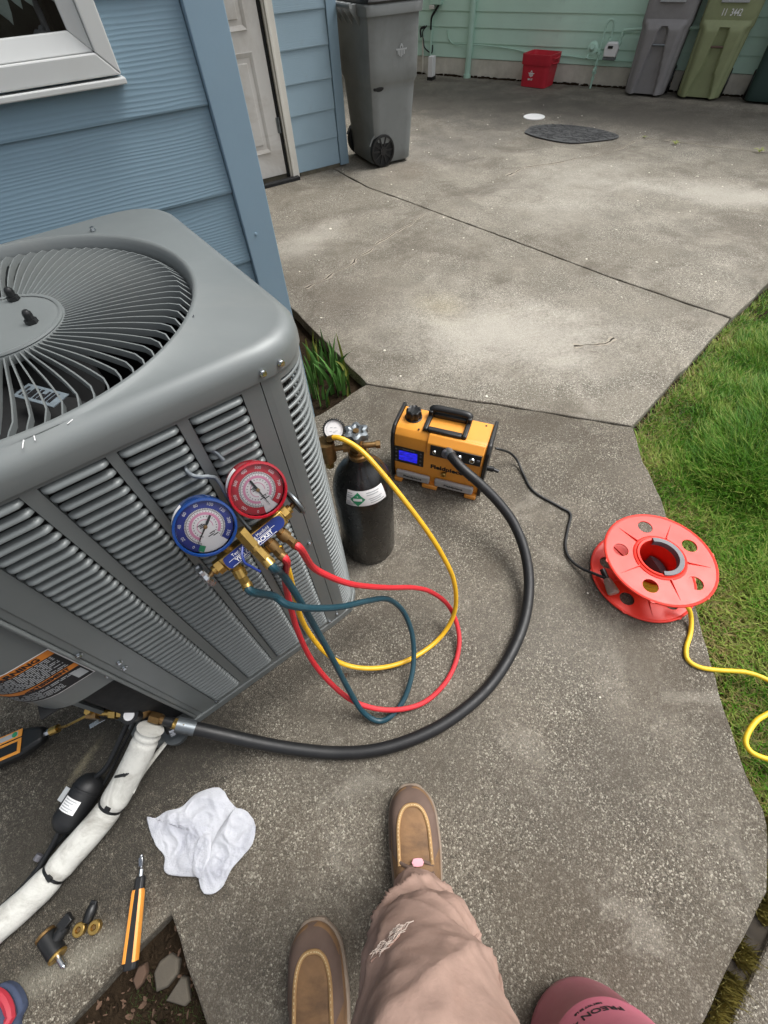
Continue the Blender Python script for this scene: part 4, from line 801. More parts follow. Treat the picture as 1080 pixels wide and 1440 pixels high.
# ------------------------------------------------------------------ gas cylinder with regulator
tc = root('gas_cylinder', 'black nitrogen gas cylinder with green diamond label standing beside the grey unit', 'gas cylinder', .332, .692)
MB().lathe([(.078, 0), (.084, .006), (.086, .015), (.086, .295), (.0852, .315), (.082, .338), (.075, .362), (.064, .384), (.049, .404), (.034, .420), (.028, .440)], 48).build('cylinder_body', M['tank'], tc)
MB().lathe([(.027, .438), (.027, .452), (.021, .453), (.021, .462)], 24).build('neck_ring', M['dbrass'], tc)
MB().hexnut((0, 0, .458), (0, 0, .486), .018).cyl((0, 0, .486), (0, 0, .505), .012, 14).build('cylinder_valve', M['dbrass'], tc)
MB().cyl((.0, 0, .474), (.048, -.026, .474), .008, 12).hexnut((.04, -.0217, .474), (.05, -.027, .474), .0105).build('valve_outlet', M['dbrass'], tc)
rg = []
for z, k in ((-.012, .80), (-.006, .98), (.002, 1.0), (.008, .92), (.010, .62), (.006, .42), (.006, .30)): rg.append([((.0295 + .0048 * math.cos(6 * a)) * k * math.cos(a), (.0295 + .0048 * math.cos(6 * a)) * k * math.sin(a), z) for a in np.linspace(0, 2 * PI, 72, endpoint=False)])
hw = MB().loft(rg).build('hand_wheel', M['dsteel'], tc, T=TR(0, 0, .518))
MB().hexnut((0, 0, .004), (0, 0, .010), .008).build('wheel_nut', M['dbrass'], hw)
def cyl_label(b, a0, a1, zlo, zhi, lift=0.0, n=16):   # sticker wrapped on the shoulder
    def pr_(z):
        P_ = [(.086, .295), (.0852, .315), (.082, .338), (.075, .362), (.064, .384), (.049, .404)]
        if z <= .295: return .086
        for (r0, z0), (r1, z1) in zip(P_, P_[1:]):
            if z <= z1: return r0 + (r1 - r0) * (z - z0) / (z1 - z0)
        return .049
    K = 6; v = []
    for j in range(K + 1):
        for i in range(n):
            s = i / (n - 1); a = a0 + (a1 - a0) * s; z = zlo + (zhi - zlo) * j / K + lift * (s - .3) ** 2
            r_ = pr_(z) + b.off; v.append((r_ * math.cos(a), r_ * math.sin(a), z))
    b.add(v, [(j * n + i, j * n + i + 1, (j + 1) * n + i + 1, (j + 1) * n + i) for j in range(K) for i in range(n - 1)])
VA = math.atan2(-.692, -.332)             # towards the viewer
b = MB(); b.off = .0008; cyl_label(b, VA - .62, VA + .80, .330, .376); lab = b.build('cylinder_label', M['wink'], tc)
b = MB(); b.off = .0016; n = 9
def onbody(a, z): 
    r_ = np.interp(z, [.295, .315, .338, .362, .384], [.086, .0852, .082, .075, .064]) + .0016; return (r_ * math.cos(a), r_ * math.sin(a), z)
b = MB(); c0, zc = VA - .22, .352
b.add([onbody(c0 - .26, zc), onbody(c0 - .13, zc - .0105), onbody(c0, zc - .021), onbody(c0 + .13, zc - .0105), onbody(c0 + .26, zc), onbody(c0 + .13, zc + .0105), onbody(c0, zc + .021), onbody(c0 - .13, zc + .0105), onbody(c0, zc)], [(i, (i + 1) % 8, 8) for i in range(8)])
b.build('hazard_diamond', M['dialg'], lab, smooth=0)
b = MB(); b.off = .0021; cyl_label(b, c0 - .15, c0 + .15, zc - .004, zc + .004); b.build('diamond_band', M['wink'], lab)
b = MB(); b.off = .0012
for a, z, w in [(-.60, .360, .18), (-.60, .354, .2), (-.60, .348, .16), (-.60, .335, .14), (-.60, .330, .18), (-.60, .3255, .2), (.1, .360, .5), (.1, .354, .45), (.15, .342, .5), (.2, .336, .4), (.2, .329, .5), (-.4, .329, .1)]: cyl_label(b, VA + a, VA + a + w, z + .009 - .0014, z + .009 + .0012)
b.build('label_print', M['gink'], lab)
rt = Matrix.Translation((.332, .692, 0))
rgt = thing('pressure_regulator', 'brass pressure regulator with white faced gauge on the black gas cylinder', 'regulator', Matrix.Translation((.285, .714, .46))); ROOTS[rgt.name] = Matrix.Translation((.285, .714, .46))
def rp(o): return wp(o, rgt)
rp(MB().cyl((.320, .698, .474), (.268, .722, .474), .0075, 12).hexnut((.312, .70, .474), (.298, .708, .474), .0125).build('inlet_pipe', M['dbrass']))
rp(MB().cyl((.262, .727, .44), (.262, .727, .50), .022, 20).build('regulator_body', M['dbrass'])); rp(MB().hexnut((.262, .727, .41), (.262, .727, .44), .012).build('adjusting_screw', M['brass']))
gd = Vector((-.287, -.712, .75)).normalized(); gx = Vector((.9, -.36, 0)).normalized(); gx = (gx - gx.dot(gd) * gd).normalized(); gy = gd.cross(gx)
GF = frame(Vector((.288, .722, .530)), gx, gy, gd)
gg = MB().lathe([(0, -.022), (.022, -.022), (.026, -.016), (.026, .0), (.0235, .003), (.0225, 0)], 40, cap1=False).build('gauge_case', M['black']); gg.parent = rgt; gg.matrix_parent_inverse = ROOTS[rgt.name].inverted(); gg.matrix_basis = GF
bt = MB()
for k in range(30): bt.box(-.0012, .0245, -.017, .0012, .0285, .001, Matrix.Rotation(2 * PI * k / 30, 4, 'Z'))
bt.build('rubber_guard', M['black'], gg, smooth=0)
MB().lathe([(0, -.001), (.0228, -.001)], 36, cap0=False, cap1=False).build('dial', M['dialw'], gg)
b = MB()
for k in range(25): b.box(.0165, -.0003, -.0006, .0195, .0003, -.0003, Matrix.Rotation(R(-40 + 260 * k / 24), 4, 'Z'))
for x, y in ((-.005, .006), (.004, .004), (-.008, -.003), (.006, -.004), (.0, -.006)): b.box(x - .003, y - .0006, -.0006, x + .003, y + .0006, -.0003)
b.build('dial_print', M['gink'], gg, smooth=0)
rp(MB().cyl((.264, .727, .49), (.284, .724, .514), .006, 10).build('gauge_stem', M['brass']))

# ------------------------------------------------------------------ vacuum pump
PT = TR(.571, .908, 0, R(-52.6))
vpm = thing('vacuum_pump', 'yellow portable vacuum pump with black carry handle and lit blue screen', 'vacuum pump', PT); ROOTS[vpm.name] = PT
L_, D_ = .338, .122
secp = [(-.010, .020), (-.014, .06), (-.014, .195), (-.008, .222), (.010, .240), (.03, .244), (D_ - .008, .244), (D_, .236), (D_, .02)]
MB().loft([[(x, y, z) for y, z in secp] for x in (.012, L_ - .014)]).build('pump_housing', M['pump'], vpm, bevel=.003)
side = [(-.016, .014), (-.021, .06), (-.021, .20), (-.013, .230), (.008, .249), (.03, .252), (D_ + .004, .252), (D_ + .008, .245), (D_ + .008, .014)]
for x0, x1 in ((0, .0115), (L_ - .0135, L_ - .001)): MB().loft([[(x, y, z) for y, z in side] for x in (x0, x1)]).build('end_frame', M['black'], vpm, bevel=.003)
MB().box(.0125, -.0165, .098, .121, -.0145, .176).build('control_panel', M['black'], vpm, bevel=.001)
MB().box(.031, -.0178, .112, .098, -.0166, .158).build('screen', M['screen'], vpm, smooth=0)
for z in (.108, .128, .148, .163):
    for x in (.020, .110): MB().cyl((x, -.0166, z), (x, -.0182, z), .0038, 10).build('button', M['gpl'], vpm)
for z, s in ((.167, 'VACUUM GAUGE'),): text('lettering', s, .0055, M['gink'], vpm, frame((.066, -.0168, z), Vector((1, 0, 0)), Vector((0, 0, 1)), Vector((0, -1, 0))), 'CENTER', .0001)
# raised port block on the right
blk = [(-.0155, .172), (-.024, .180), (-.020, .225), (.002, .2465), (.012, .2465), (.012, .172)]
MB().loft([[(x, y, z) for y, z in blk] for x in (.130, L_ - .018)]).build('port_block', M['pump'], vpm, bevel=.003)
pv = Vector((0, .004, .045)).normalized(); pn = Vector((0, -pv.z, pv.y))
PF = frame(Vector((.232, -.0225, .203)), Vector((1, 0, 0)), pv, pn)
pp = MB().box(-.088, -.023, .0005, .084, .022, .004).build('port_plate', M['black'], vpm, bevel=.002, T=PF)
for x, r_ in ((-.072, .0075), (.012, .0105), (.055, .0105)):
    MB().lathe([(r_, .0042), (r_, .010), (r_ * .8, .013), (r_ * .55, .013), (r_ * .5, .009)], 20, TR(x, 0, 0)).build('port', M['steel'], pp)
    MB().lathe([(r_ * .5, .0092), (0, .0092)], 14, TR(x, 0, 0), cap0=False, cap1=False).build('port_core', M['dbrass'], pp)
MB().lathe([(.0175, .0042), (.0175, .012), (.014, .016), (.008, .016)], 22, TR(-.030, .004, 0)).build('main_port', M['gpl'], pp)
MB().box(.070, .0, .0042, .080, .006, .009).build('latch', M['gpl'], pp)
# oil reservoirs, feet, oil drain, lettering
for x0, x1 in ((.022, .150), (.168, .310)): 
    rv = MB().box(x0, -.030, .026, x1, -.0145, .062).build('oil_reservoir', M['resv'], vpm, bevel=.006)
    text('lettering', 'Fieldpiece', .014, M['ink'], rv, frame(((x0 + x1) / 2, -.0304, .044), Vector((1, 0, 0)), Vector((0, 0, 1)), Vector((0, -1, 0))), 'CENTER', .0002, 1.25, .0004)
for x0, x1 in ((.014, .045), (.122, .180), (.282, L_ - .014)): MB().box(x0, -.029, .0, x1, .02, .0205).build('foot', M['pumpd'], vpm, bevel=.005)
for x0, x1 in ((.014, .06), (.27, L_ - .014)): MB().box(x0, D_ - .03, .0, x1, D_, .0198).build('foot', M['pumpd'], vpm, bevel=.005)
FF = lambda x, z, y=-.0146: frame((x, y, z), Vector((1, 0, 0)), Vector((0, 0, 1)), Vector((0, -1, 0)))
text('lettering', 'Fieldpiece', .026, M['ink'], vpm, FF(.205, .112), 'CENTER', .0003, 1.12, .0011)
text('lettering', 'VP67', .016, M['ink'], vpm, FF(.302, .088), 'CENTER', .0003, 1.2, .0004); text('lettering', 'VACUUM PUMP', .007, M['ink'], vpm, FF(.285, .126), 'CENTER', .0002)
MB().lathe([(.010, 0), (.010, .008), (.007, .011), (.0045, .011), (.004, .006)], 18, frame((.197, -.0145, .090), Vector((1, 0, 0)), Vector((0, 0, 1)), Vector((0, -1, 0)))).build('drain_port', M['brass'], vpm)
b = MB()
rg = []
for z, k in ((.244, .95), (.248, 1), (.268, .98), (.276, .92), (.279, .78), (.277, .6)): rg.append([((.026 + (.0022 * math.cos(8 * a))) * k * math.cos(a), (.026 + .0022 * math.cos(8 * a)) * k * math.sin(a), z) for a in np.linspace(0, 2 * PI, 64, endpoint=False)])
MB().loft(rg).build('top_knob', M['black'], vpm, T=TR(.056, .068, 0)); MB().lathe([(.030, .2442), (.030, .2465), (.027, .2475)], 32, TR(.056, .068, 0)).build('knob_collar', M['black'], vpm)
MB().tube(catmull([(.110, .094, .268), (.122, .098, .276), (.176, .099, .277), (.232, .098, .276), (.244, .094, .268)], 8), .0125, 12, squash=.8).build('carry_handle', M['black'], vpm)
for x in (.104, .236): MB().box(x, .012, .2442, x + .016, .106, .258).box(x, .078, .2435, x + .016, .108, .274).build('handle_arm', M['black'], vpm, bevel=.004)
MB().box(.1205, .010, .2442, .2355, .030, .258).build('handle_arm', M['black'], vpm, bevel=.004); MB().box(.1205, .086, .2442, .2355, .106, .262).build('handle_base', M['black'], vpm, bevel=.004)
for x, y in ((.09, .016), (.252, .008), (.30, .10)): MB().cyl((x, y, .2435), (x, y, .2452), .0035, 10).build('screw', M['ink'], vpm)
MB().cyl((L_ - .001, .05, .10), (L_ + .022, .05, .10), .010, 12).cyl((L_ + .022, .05, .10), (L_ + .04, .05, .095), .0065, 10).build('cord_socket', M['black'], vpm)
MB().cyl((L_ + .0, -.01, .05), (L_ + .014, -.012, .05), .007, 10).build('rear_knob', M['black'], vpm)
sp = Vector((.40, -.9, 0))

# ------------------------------------------------------------------ cord reel
RT = TR(.986, .106, 0)
rl = thing('cord_reel', 'orange plastic cord reel of two round flanges lying flat at the lawn edge', 'cord reel', RT); ROOTS[rl.name] = RT
RO, HH = .154, .122; A0 = R(20)
def flange(z, name, a0, flip=False):
    outer = []
    for i in range(160):
        a = 2 * PI * i / 160; r_ = RO
        for k in range(6):
            d = abs((a - a0 - R(30 + 60 * k) + PI) % (2 * PI) - PI)
            if d < .035: r_ = RO + .004
        outer.append((r_ * math.cos(a), r_ * math.sin(a)))
    holes = [circ(.0215, 26, .108 * math.cos(a0 + R(72 * k)), .108 * math.sin(a0 + R(72 * k))) for k in range(5)] + [circ(.060, 48)]
    f = holed_disc(outer, holes, M['orange'], name, rl, TR(0, 0, z), .004)
    s = -1 if flip else 1; zz0 = .004 if not flip else 0
    MB().tube([(.152 * math.cos(a), .152 * math.sin(a), .002) for a in np.linspace(0, 2 * PI, 96, endpoint=False)], .0042, 8, closed=True).build('rim', M['orange'], f)
    MB().tube([(.070 * math.cos(a), .070 * math.sin(a), .003) for a in np.linspace(0, 2 * PI, 64, endpoint=False)], .0050, 8, closed=True).build('collar', M['orange'], f)
    for k in range(5):
        b = MB(); h = .006
        b.loft([[(.074, -.003, .0035), (.074, .003, .0035), (.074, .0012, .0035 + h), (.074, -.0012, .0035 + h)], [(.136, -.0008, .0035), (.136, .0008, .0035), (.136, .0004, .0045), (.136, -.0004, .0045)]])
        b.build('rib', M['orange'], f, T=Matrix.Rotation(a0 + R(36 + 72 * k), 4, 'Z'))
    return f
flange(.006, 'lower_flange', R(50)); flange(HH - .004, 'upper_flange', R(72 - 12))
drum = MB(); drum.lathe([(.0605, .010), (.0605, HH - .002), (.0655, HH + .004), (.064, HH + .006), (.0575, HH + .004), (.0565, HH - .004), (.0565, .010)], 56, cap0=False, cap1=False); drum.build('drum', M['orange'], rl)
b = MB(); a0, a1 = R(-135), R(60); nn = 30; ring = []
for a in np.linspace(a0, a1, nn): ring.append([(r_ * math.cos(a), r_ * math.sin(a), z) for r_, z in ((.0635, HH + .0065), (.0625, HH + .0095), (.0500, HH + .0090), (.0488, HH + .006), (.0492, HH - .010), (.0515, HH - .010), (.0525, HH + .003))])
b.loft(ring); b.build('grip_insert', M['gpl'], rl)
b = MB(); pts = [(.0480 * math.cos(a), .0480 * math.sin(a)) for a in np.linspace(R(-75), R(35), 16)]; b.prism(pts, .012, .055); b.build('pocket', M['gpl'], rl)
b = MB()
for z in (.030, .042, .054, .066): b.tube([(.067 * math.cos(a), .067 * math.sin(a), z) for a in np.linspace(0, 2 * PI, 40, endpoint=False)], .0062, 8, closed=True)
b.build('wound_cord', M['ycord'], rl)
pa, pb = Vector((0.864, 0.152, 0.035)), Vector((0.842, 0.099, 0.03)); pd = (pb - pa).normalized(); ps = pd.cross(Vector((0, 0, 1))).normalized(); PF2 = frame(pa, pd, ps, ps.cross(pd))
plug = thing('plug_connector', 'clear plug connector lying inside the orange reel at the black cord end', 'plug', Matrix.Translation(pa)); ROOTS[plug.name] = Matrix.Translation(pa)
wp(MB().loft([[(x, r_ * math.cos(a), r_ * .8 * math.sin(a)) for a in np.linspace(0, 2 * PI, 14, endpoint=False)] for x, r_ in ((-.004, .010), (.004, .013), (.03, .017), (.042, .018), (.046, .015))], PF2).build('plug_body', mat('smoky_plastic', lin(150, 130, 118), .3)), plug)
wp(MB().cyl(PF2 @ Vector((-.035, 0, 0)), PF2 @ Vector((-.002, 0, 0)), .0085, 12).build('cord_end', M['black']), plug)

# ------------------------------------------------------------------ insulated line, filter drier, small tools
def at(name, label, cat, x, y, z=0, rz=0, group=None): return root(name, label, cat, x, y, z, rz, group)
ip = at('insulated_pipe', 'white foam insulated pipe curving down from the service valve across the ground', 'pipe', -.47, .53)
PP = catmull(HOSE['pipe'], 8); rad = []
tie = {22: 1, 34: 1, 60: 1}
for i in range(len(PP)):
    r_ = .0305 + .0012 * noise.noise(PP[i] * 30)
    if i < 5: r_ = .029 + .002 * math.cos(i)
    for k in (7, 37, 62): r_ -= .0035 * math.exp(-((i - k) / 1.3) ** 2)
    rad.append(r_)
wp(MB().tube(PP, rad, 22).build('insulation', M['foam'], smooth=60), ip)
def ring_at(i, r_, m, name, w=.004):
    d = (PP[i + 1] - PP[i - 1]).normalized(); return wp(MB().tube([PP[i] - d * w, PP[i] + d * w], r_, 20, caps=False).build(name, M[m]), ip)
for i in (37, 62):
    ring_at(i, rad[i] + .0022, 'black', 'cable_tie', .0032)
    d = (PP[i + 1] - PP[i - 1]).normalized(); sdir = d.cross(Vector((0, 0, 1))).normalized(); q = PP[i] + Vector((0, 0, 1)) * .028 + sdir * -.012
    wp(MB().cbox((0, 0, 0), (.012, .008, .007), frame(q, sdir, d, sdir.cross(d))).build('tie_head', M['black']), ip)
ring_at(7, rad[7] + .0006, 'foam', 'tape_wrap', .004)
d = (PP[24] - PP[22]).normalized(); q = PP[23] + Vector((.004, -.01, .030)); wp(MB().tube(catmull([q + Vector((-.028, .012, -.012)), q + Vector((-.012, .004, -.001)), q, q + Vector((.012, .008, .001))], 5), .0036, 8).cbox((0, 0, 0), (.012, .008, .006), Matrix.Translation(q)).build('cable_tie', M['black']), ip)
# loose flap of tape sticking out of the pipe
fl = MB(); fp = catmull([PP[30] + Vector((.018, -.02, .0)), PP[30] + Vector((.040, .006, -.012)), PP[30] + Vector((.075, .030, -.022)), PP[30] + Vector((.115, .055, -.034))], 5)
v = []; n_ = len(fp)
for i, p in enumerate(fp): w = .0085 * (1 - .5 * i / n_); v += [tuple(p + Vector((-.4, .8, .3)) * w), tuple(p - Vector((-.4, .8, .3)) * w)]
fo = wp(fl.add(v, [(2 * i, 2 * i + 1, 2 * i + 3, 2 * i + 2) for i in range(n_ - 1)]).build('tape_flap', M['foam']), ip); so_ = fo.modifiers.new('s', 'SOLIDIFY'); so_.thickness = .002
# liquid line with the black drier
fd = at('filter_drier', 'black filter drier canister with white label lying along the white pipe', 'filter drier', -.635, .44)
a, b_ = Vector((-.592, .470, .050)), Vector((-.680, .408, .042)); d = (b_ - a).normalized(); s_ = d.cross(Vector((0, 0, 1))).normalized(); n_ = s_.cross(d)
FD = frame(a, d, s_, n_); Ld = (b_ - a).length
def lathex(b, prof, n, T): return b.loft([[(x, r_ * math.cos(t), r_ * math.sin(t)) for t in np.linspace(0, 2 * PI, n, endpoint=False)] for x, r_ in prof], T)
wp(lathex(MB(), [(-.010, .010), (-.004, .022), (.006, .030), (.016, .0335), (.021, .0335), (.022, .0345), (.026, .0345), (.027, .0335), (Ld - .02, .0335), (Ld - .008, .029), (Ld + .002, .019), (Ld + .006, .009)], 28, FD).build('canister', M['rubber']), fd)
def cstick(name, m, x0, x1, a0, a1, r_, par):
    v = [(x, r_ * math.cos(t), r_ * math.sin(t)) for x in (x0, x1) for t in np.linspace(a0, a1, 12)]
    return wp(MB().add(v, [(i, i + 1, 13 + i, 12 + i) for i in range(11)], FD).build(name, M[m]), par)
cstick('drier_label', 'wink', .042, .070, R(60), R(130), .0342, fd)
for k in range(5): cstick('label_print', 'gink', .045 + .005 * k, .0475 + .005 * k, R(66), R(118 - 9 * (k % 3)), .0345, fd)
tagm = wp(MB().cbox((.052, .040, .004), (.030, .020, .0012), FD).build('paper_tag', M['gink']), fd)
ll = at('liquid_pipe', 'thin dark copper line from the valve through the drier beside the white pipe', 'pipe', -.55, .52)
wp(MB().tube(catmull(HOSE['liquid'], 6), .0062, 10).build('pipe_run', M['rubber']), ll); wp(MB().tube(catmull(HOSE['liquid2'], 6), .0062, 10).build('pipe_run', M['rubber']), ll)
wr = at('control_cable', 'thin black cable running alongside the white insulated pipe', 'cable', -.60, .45)
wp(MB().tube(catmull([Vector(p) + Vector((-.012, .006, 0)) for p in HOSE['wire']], 6), .004, 8).build('cable_run', M['black']), wr); wp(MB().cyl((-.742, .392, .02), (-.752, .386, .02), .008, 10).build('splice', M['gpl']), wr)
# digital vacuum gauge
vg = at('digital_gauge', 'black and yellow digital vacuum gauge lying left of the service valve', 'gauge', -.75, .655, .045)
a, b_ = Vector((-.672, .637, .062)), Vector((-.83, .672, .035)); d = (b_ - a).normalized(); s_ = d.cross(Vector((0, 0, 1))).normalized(); n_ = s_.cross(d); VG = frame(a, d, s_, n_)
wp(MB().loft([[(x, y * wy, z * wz) for y, z in [(-1, -.5), (-.7, -1), (.7, -1), (1, -.5), (1, .5), (.75, 1), (-.75, 1), (-1, .5)]] for x, wy, wz in ((0, .012, .010), (.006, .020, .014), (.03, .028, .018), (.055, .034, .02), (.20, .036, .02))], VG).build('gauge_body', M['black'], bevel=.003), vg)
fr = wp(MB().box(.046, -.029, .0195, .19, .008, .0225, VG).build('display_frame', M['pump'], smooth=0, bevel=.003), vg)
wp(MB().box(.054, -.022, .0226, .19, .001, .0236, VG).build('display', M['black'], smooth=0, bevel=.001), vg)
wp(MB().box(.046, .011, .0195, .19, .030, .0225, VG).build('name_strip', M['pump'], smooth=0, bevel=.004), vg); wp(MB().box(.056, .0145, .0224, .19, .0265, .0232, VG).build('strip_label', M['gink'], smooth=0, bevel=.001), vg)
wp(MB().lathe([(.0065, 0), (.0065, .0012), (0, .0012)], 18, VG @ TR(.064, .0205, .0232)).build('round_mark', M['dialg']), vg)
def vcyl(name, x0, x1, r_, m, hexa=False): wp(MB().tube([VG @ Vector((x0, 0, 0)), VG @ Vector((x1, 0, 0))], r_, 6 if hexa else 14).build(name, M[m]), vg)
vcyl('nut', -.014, 0, .008, 'steel', True); vcyl('nut', -.034, -.014, .0105, 'brass')
wp(MB().tube([VG @ Vector((-.034, 0, 0)), Vector((-.60, .604, .105)), Vector((-.56, .590, .128)), Vector((-.53, .583, .139))], .0035, 10).build('brass_rod', M['brass']), vg)
# yellow handled core tool / wand on the slab
wn = at('core_removal_wand', 'black and orange handled inspection wand with steel tip lying at the slab edge', 'hand tool', -.578, .178, .012)
a, b_ = Vector((-.556, .228, .014)), Vector((-.612, .090, .014)); d = (b_ - a).normalized(); s_ = d.cross(Vector((0, 0, 1))).normalized(); n_ = s_.cross(d); WN = frame(a, d, s_, n_); LW = (b_ - a).length
oct_ = [(-1, -.5), (-.6, -1), (.6, -1), (1, -.5), (1, .5), (.6, 1), (-.6, 1), (-1, .5)]
wp(MB().loft([[(x, y * wy, z * wz) for y, z in oct_] for x, wy, wz in ((0, .0085, .008), (.006, .0098, .009), (.03, .0108, .010), (LW * .8, .0128, .011), (LW - .006, .0135, .011), (LW, .012, .010))], WN).build('handle', M['rubber'], bevel=.001), wn)
for sgn in (1, -1): wp(MB().loft([[(x, sgn * yy, z) for yy, z in ((w * .35, .0085), (w * .55, .0128), (w * .95, .0110), (w * 1.10, .002), (w * 1.0, -.004), (w * .4, -.002))] for x, w in ((.022, .0098), (.028, .0112), (LW * .8, .0134), (LW - .012, .0138))], WN).build('grip', M['pumpd']), wn)
wp(MB().tube([WN @ Vector((-.012, 0, 0)), WN @ Vector((0, 0, 0))], .0045, 10).build('tip_shaft', M['steel']), wn)
tpd = Vector((.35, .9, .25)).normalized(); ta = WN @ Vector((-.013, 0, .001)); wp(MB().cyl(ta, ta + tpd * .007, .003, 8).cbox((0, 0, 0), (.009, .017, .009), frame(ta + tpd * .014, tpd.cross(Vector((0, 0, 1))).normalized(), tpd, tpd.cross(Vector((0, 0, 1))).normalized().cross(tpd))).cyl(ta + tpd * .022, ta + tpd * .027, .0035, 8).build('swivel_tip', M['steel'], bevel=.001), wn)
# little fittings
cv = at('core_tool_valve', 'black and brass valve core tool with steel stem lying on the slab corner', 'hand tool', -.74, .205, .016)
cc = Vector((-.742, .212, .018)); dx = Vector((.35, -.94, 0)); dy_ = Vector((.94, .35, 0))
wp(MB().cyl(cc + dx * -.026, cc + dx * .018, .0175, 18).build('tool_body', M['black'], bevel=.002), cv); wp(MB().cyl(cc + dx * -.033, cc + dx * -.026, .0185, 18).build('tool_ring', M['dbrass'], bevel=.002), cv)
wp(MB().cyl(cc + dx * .018, cc + dx * .024, .0175, 18).build('tool_ring', M['brass'], bevel=.002), cv); wp(MB().cyl(cc + dx * .024, cc + dx * .046, .0058, 12).cyl(cc + dx * .046, cc + dx * .050, .0032, 8).build('stem', M['steel']), cv)
wp(MB().cyl(cc + dy_ * .008 - dx * .004, cc + dy_ * .034 - dx * .010, .0125, 14).cbox((0, 0, 0), (.026, .020, .012), frame(cc + dy_ * .040 - dx * .012 + Vector((0, 0, .006)), dy_, -dx, Vector((0, 0, 1)))).build('side_port', M['black'], bevel=.002), cv)
for x, y, lb in ((-.693, .211, 'round brass cap next to the black core tool on the slab'), (-.664, .197, 'round brass cap touching the small black plug on the slab')):
    o = at('brass_cap', lb, 'cap', x, y, 0, 0, 'loose brass caps'); MB().lathe([(.0, .001), (.0115, .001), (.0125, .003), (.0125, .014), (.011, .0155), (.006, .0155), (.005, .011), (0, .011)], 20).build('cap_shell', M['brass'], o); MB().lathe([(.0045, .0112), (.0035, .0135), (0, .0138)], 10).build('cap_seal', M['dbrass'], o)
o = at('rubber_plug', 'small black plug lying beside two brass caps on the slab', 'plug', -.668, .226, .009, R(50)); MB().loft([[(x, r_ * math.cos(t), r_ * math.sin(t)) for t in np.linspace(0, 2 * PI, 16, endpoint=False)] for x, r_ in ((-.016, .008), (-.014, .0095), (.002, .011), (.010, .010), (.016, .007))]).build('plug_body', M['black'], o, bevel=.001); MB().cbox((.015, .0, .003), (.012, .014, .006)).build('plug_tab', M['black'], o, bevel=.001)

# ------------------------------------------------------------------ rag
def cloth(outline, name, label, z0, amp, seed, parent=None, lift=None):
    loop = catmull([(x, y, 0) for x, y in outline], 7, True); c = sum(loop, Vector()) / len(loop); K = 34; n = len(loop); v = []; f = []
    for j in range(K + 1):
        s = j / K
        for p in loop:
            q = c + (p - c) * s
            fo = abs(noise.noise(Vector((q.x * 11, q.y * 11, seed)))) ; f2 = abs(noise.noise(Vector((q.x * 38 + 3, q.y * 30, seed + 4)))); f3 = noise.noise(Vector((q.x * 160, q.y * 160, seed)))
            f4 = abs(noise.noise(Vector((q.x * 6 - q.y * 9, q.y * 3, seed + 9))))
            ed = min(1, (1 - s) * 5)
            z = z0 + amp * (1.0 - 1.5 * fo ** .6) * (.35 + .65 * ed) + amp * .5 * (.4 - 1.3 * f2 ** .65) * ed + amp * .6 * (.5 - 1.4 * f4 ** .6) * ed + .0012 * f3 + (lift(q) if lift else 0)
            v.append((q.x + .0016 * f3 * s, q.y, max(.003, z)))
    for j in range(K):
        for i in range(n): f.append((j * n + i, j * n + (i + 1) % n, (j + 1) * n + (i + 1) % n, (j + 1) * n + i))
    o = MB().add(v, f).build(name, M['rag'], smooth=75); m_ = o.modifiers.new('thick', 'SOLIDIFY'); m_.thickness = .002; m_.offset = -1
    return o
rg_ = at('cleaning_rag', 'crumpled pale terry cleaning rag lying on the concrete before the unit', 'rag', -.40, .21)
wp(cloth([(-.518, .329), (-.50, .318), (-.474, .317), (-.44, .306), (-.40, .312), (-.349, .294), (-.335, .25), (-.325, .21), (-.345, .175), (-.39, .155), (-.43, .155), (-.455, .162), (-.508, .203), (-.503, .235), (-.515, .27)], 'cloth_sheet', '', .009, .012, 2.0), rg_)
wp(cloth([(-.325, .228), (-.305, .205), (-.300, .172), (-.318, .145), (-.345, .136), (-.375, .128), (-.405, .111), (-.430, .112), (-.446, .130), (-.44, .165), (-.41, .185), (-.385, .205), (-.35, .222)], 'cloth_fold', '', .017, .012, 7.0), rg_)
wp(cloth([(-.395, .215), (-.41, .175), (-.438, .150), (-.452, .172), (-.44, .20), (-.42, .22)], 'cloth_fold', '', .020, .007, 12.0), rg_)

# ------------------------------------------------------------------ people
def skin(name, verts, edges, radii, m, parent, sub=2, disp=None):
    me = bpy.data.meshes.new(name); me.from_pydata(verts, edges, []); me.materials.append(m)
    o = bpy.data.objects.new(name, me); COL.objects.link(o)
    sk = o.modifiers.new('skin', 'SKIN'); sk.use_smooth_shade = True
    for i, r_ in enumerate(radii):
        me.skin_vertices[0].data[i].radius = (r_, r_) if not isinstance(r_, tuple) else r_; me.skin_vertices[0].data[i].use_root = (i == 0)
    ss = o.modifiers.new('sub', 'SUBSURF'); ss.levels = sub; ss.render_levels = sub
    if disp:
        for sz, st, ty in disp:
            tx = bpy.data.textures.new('fold', ty); tx.noise_scale = sz
            dm = o.modifiers.new('fold', 'DISPLACE'); dm.texture = tx; dm.strength = st; dm.texture_coords = 'LOCAL'; dm.mid_level = .5
    wp(o, parent); return o
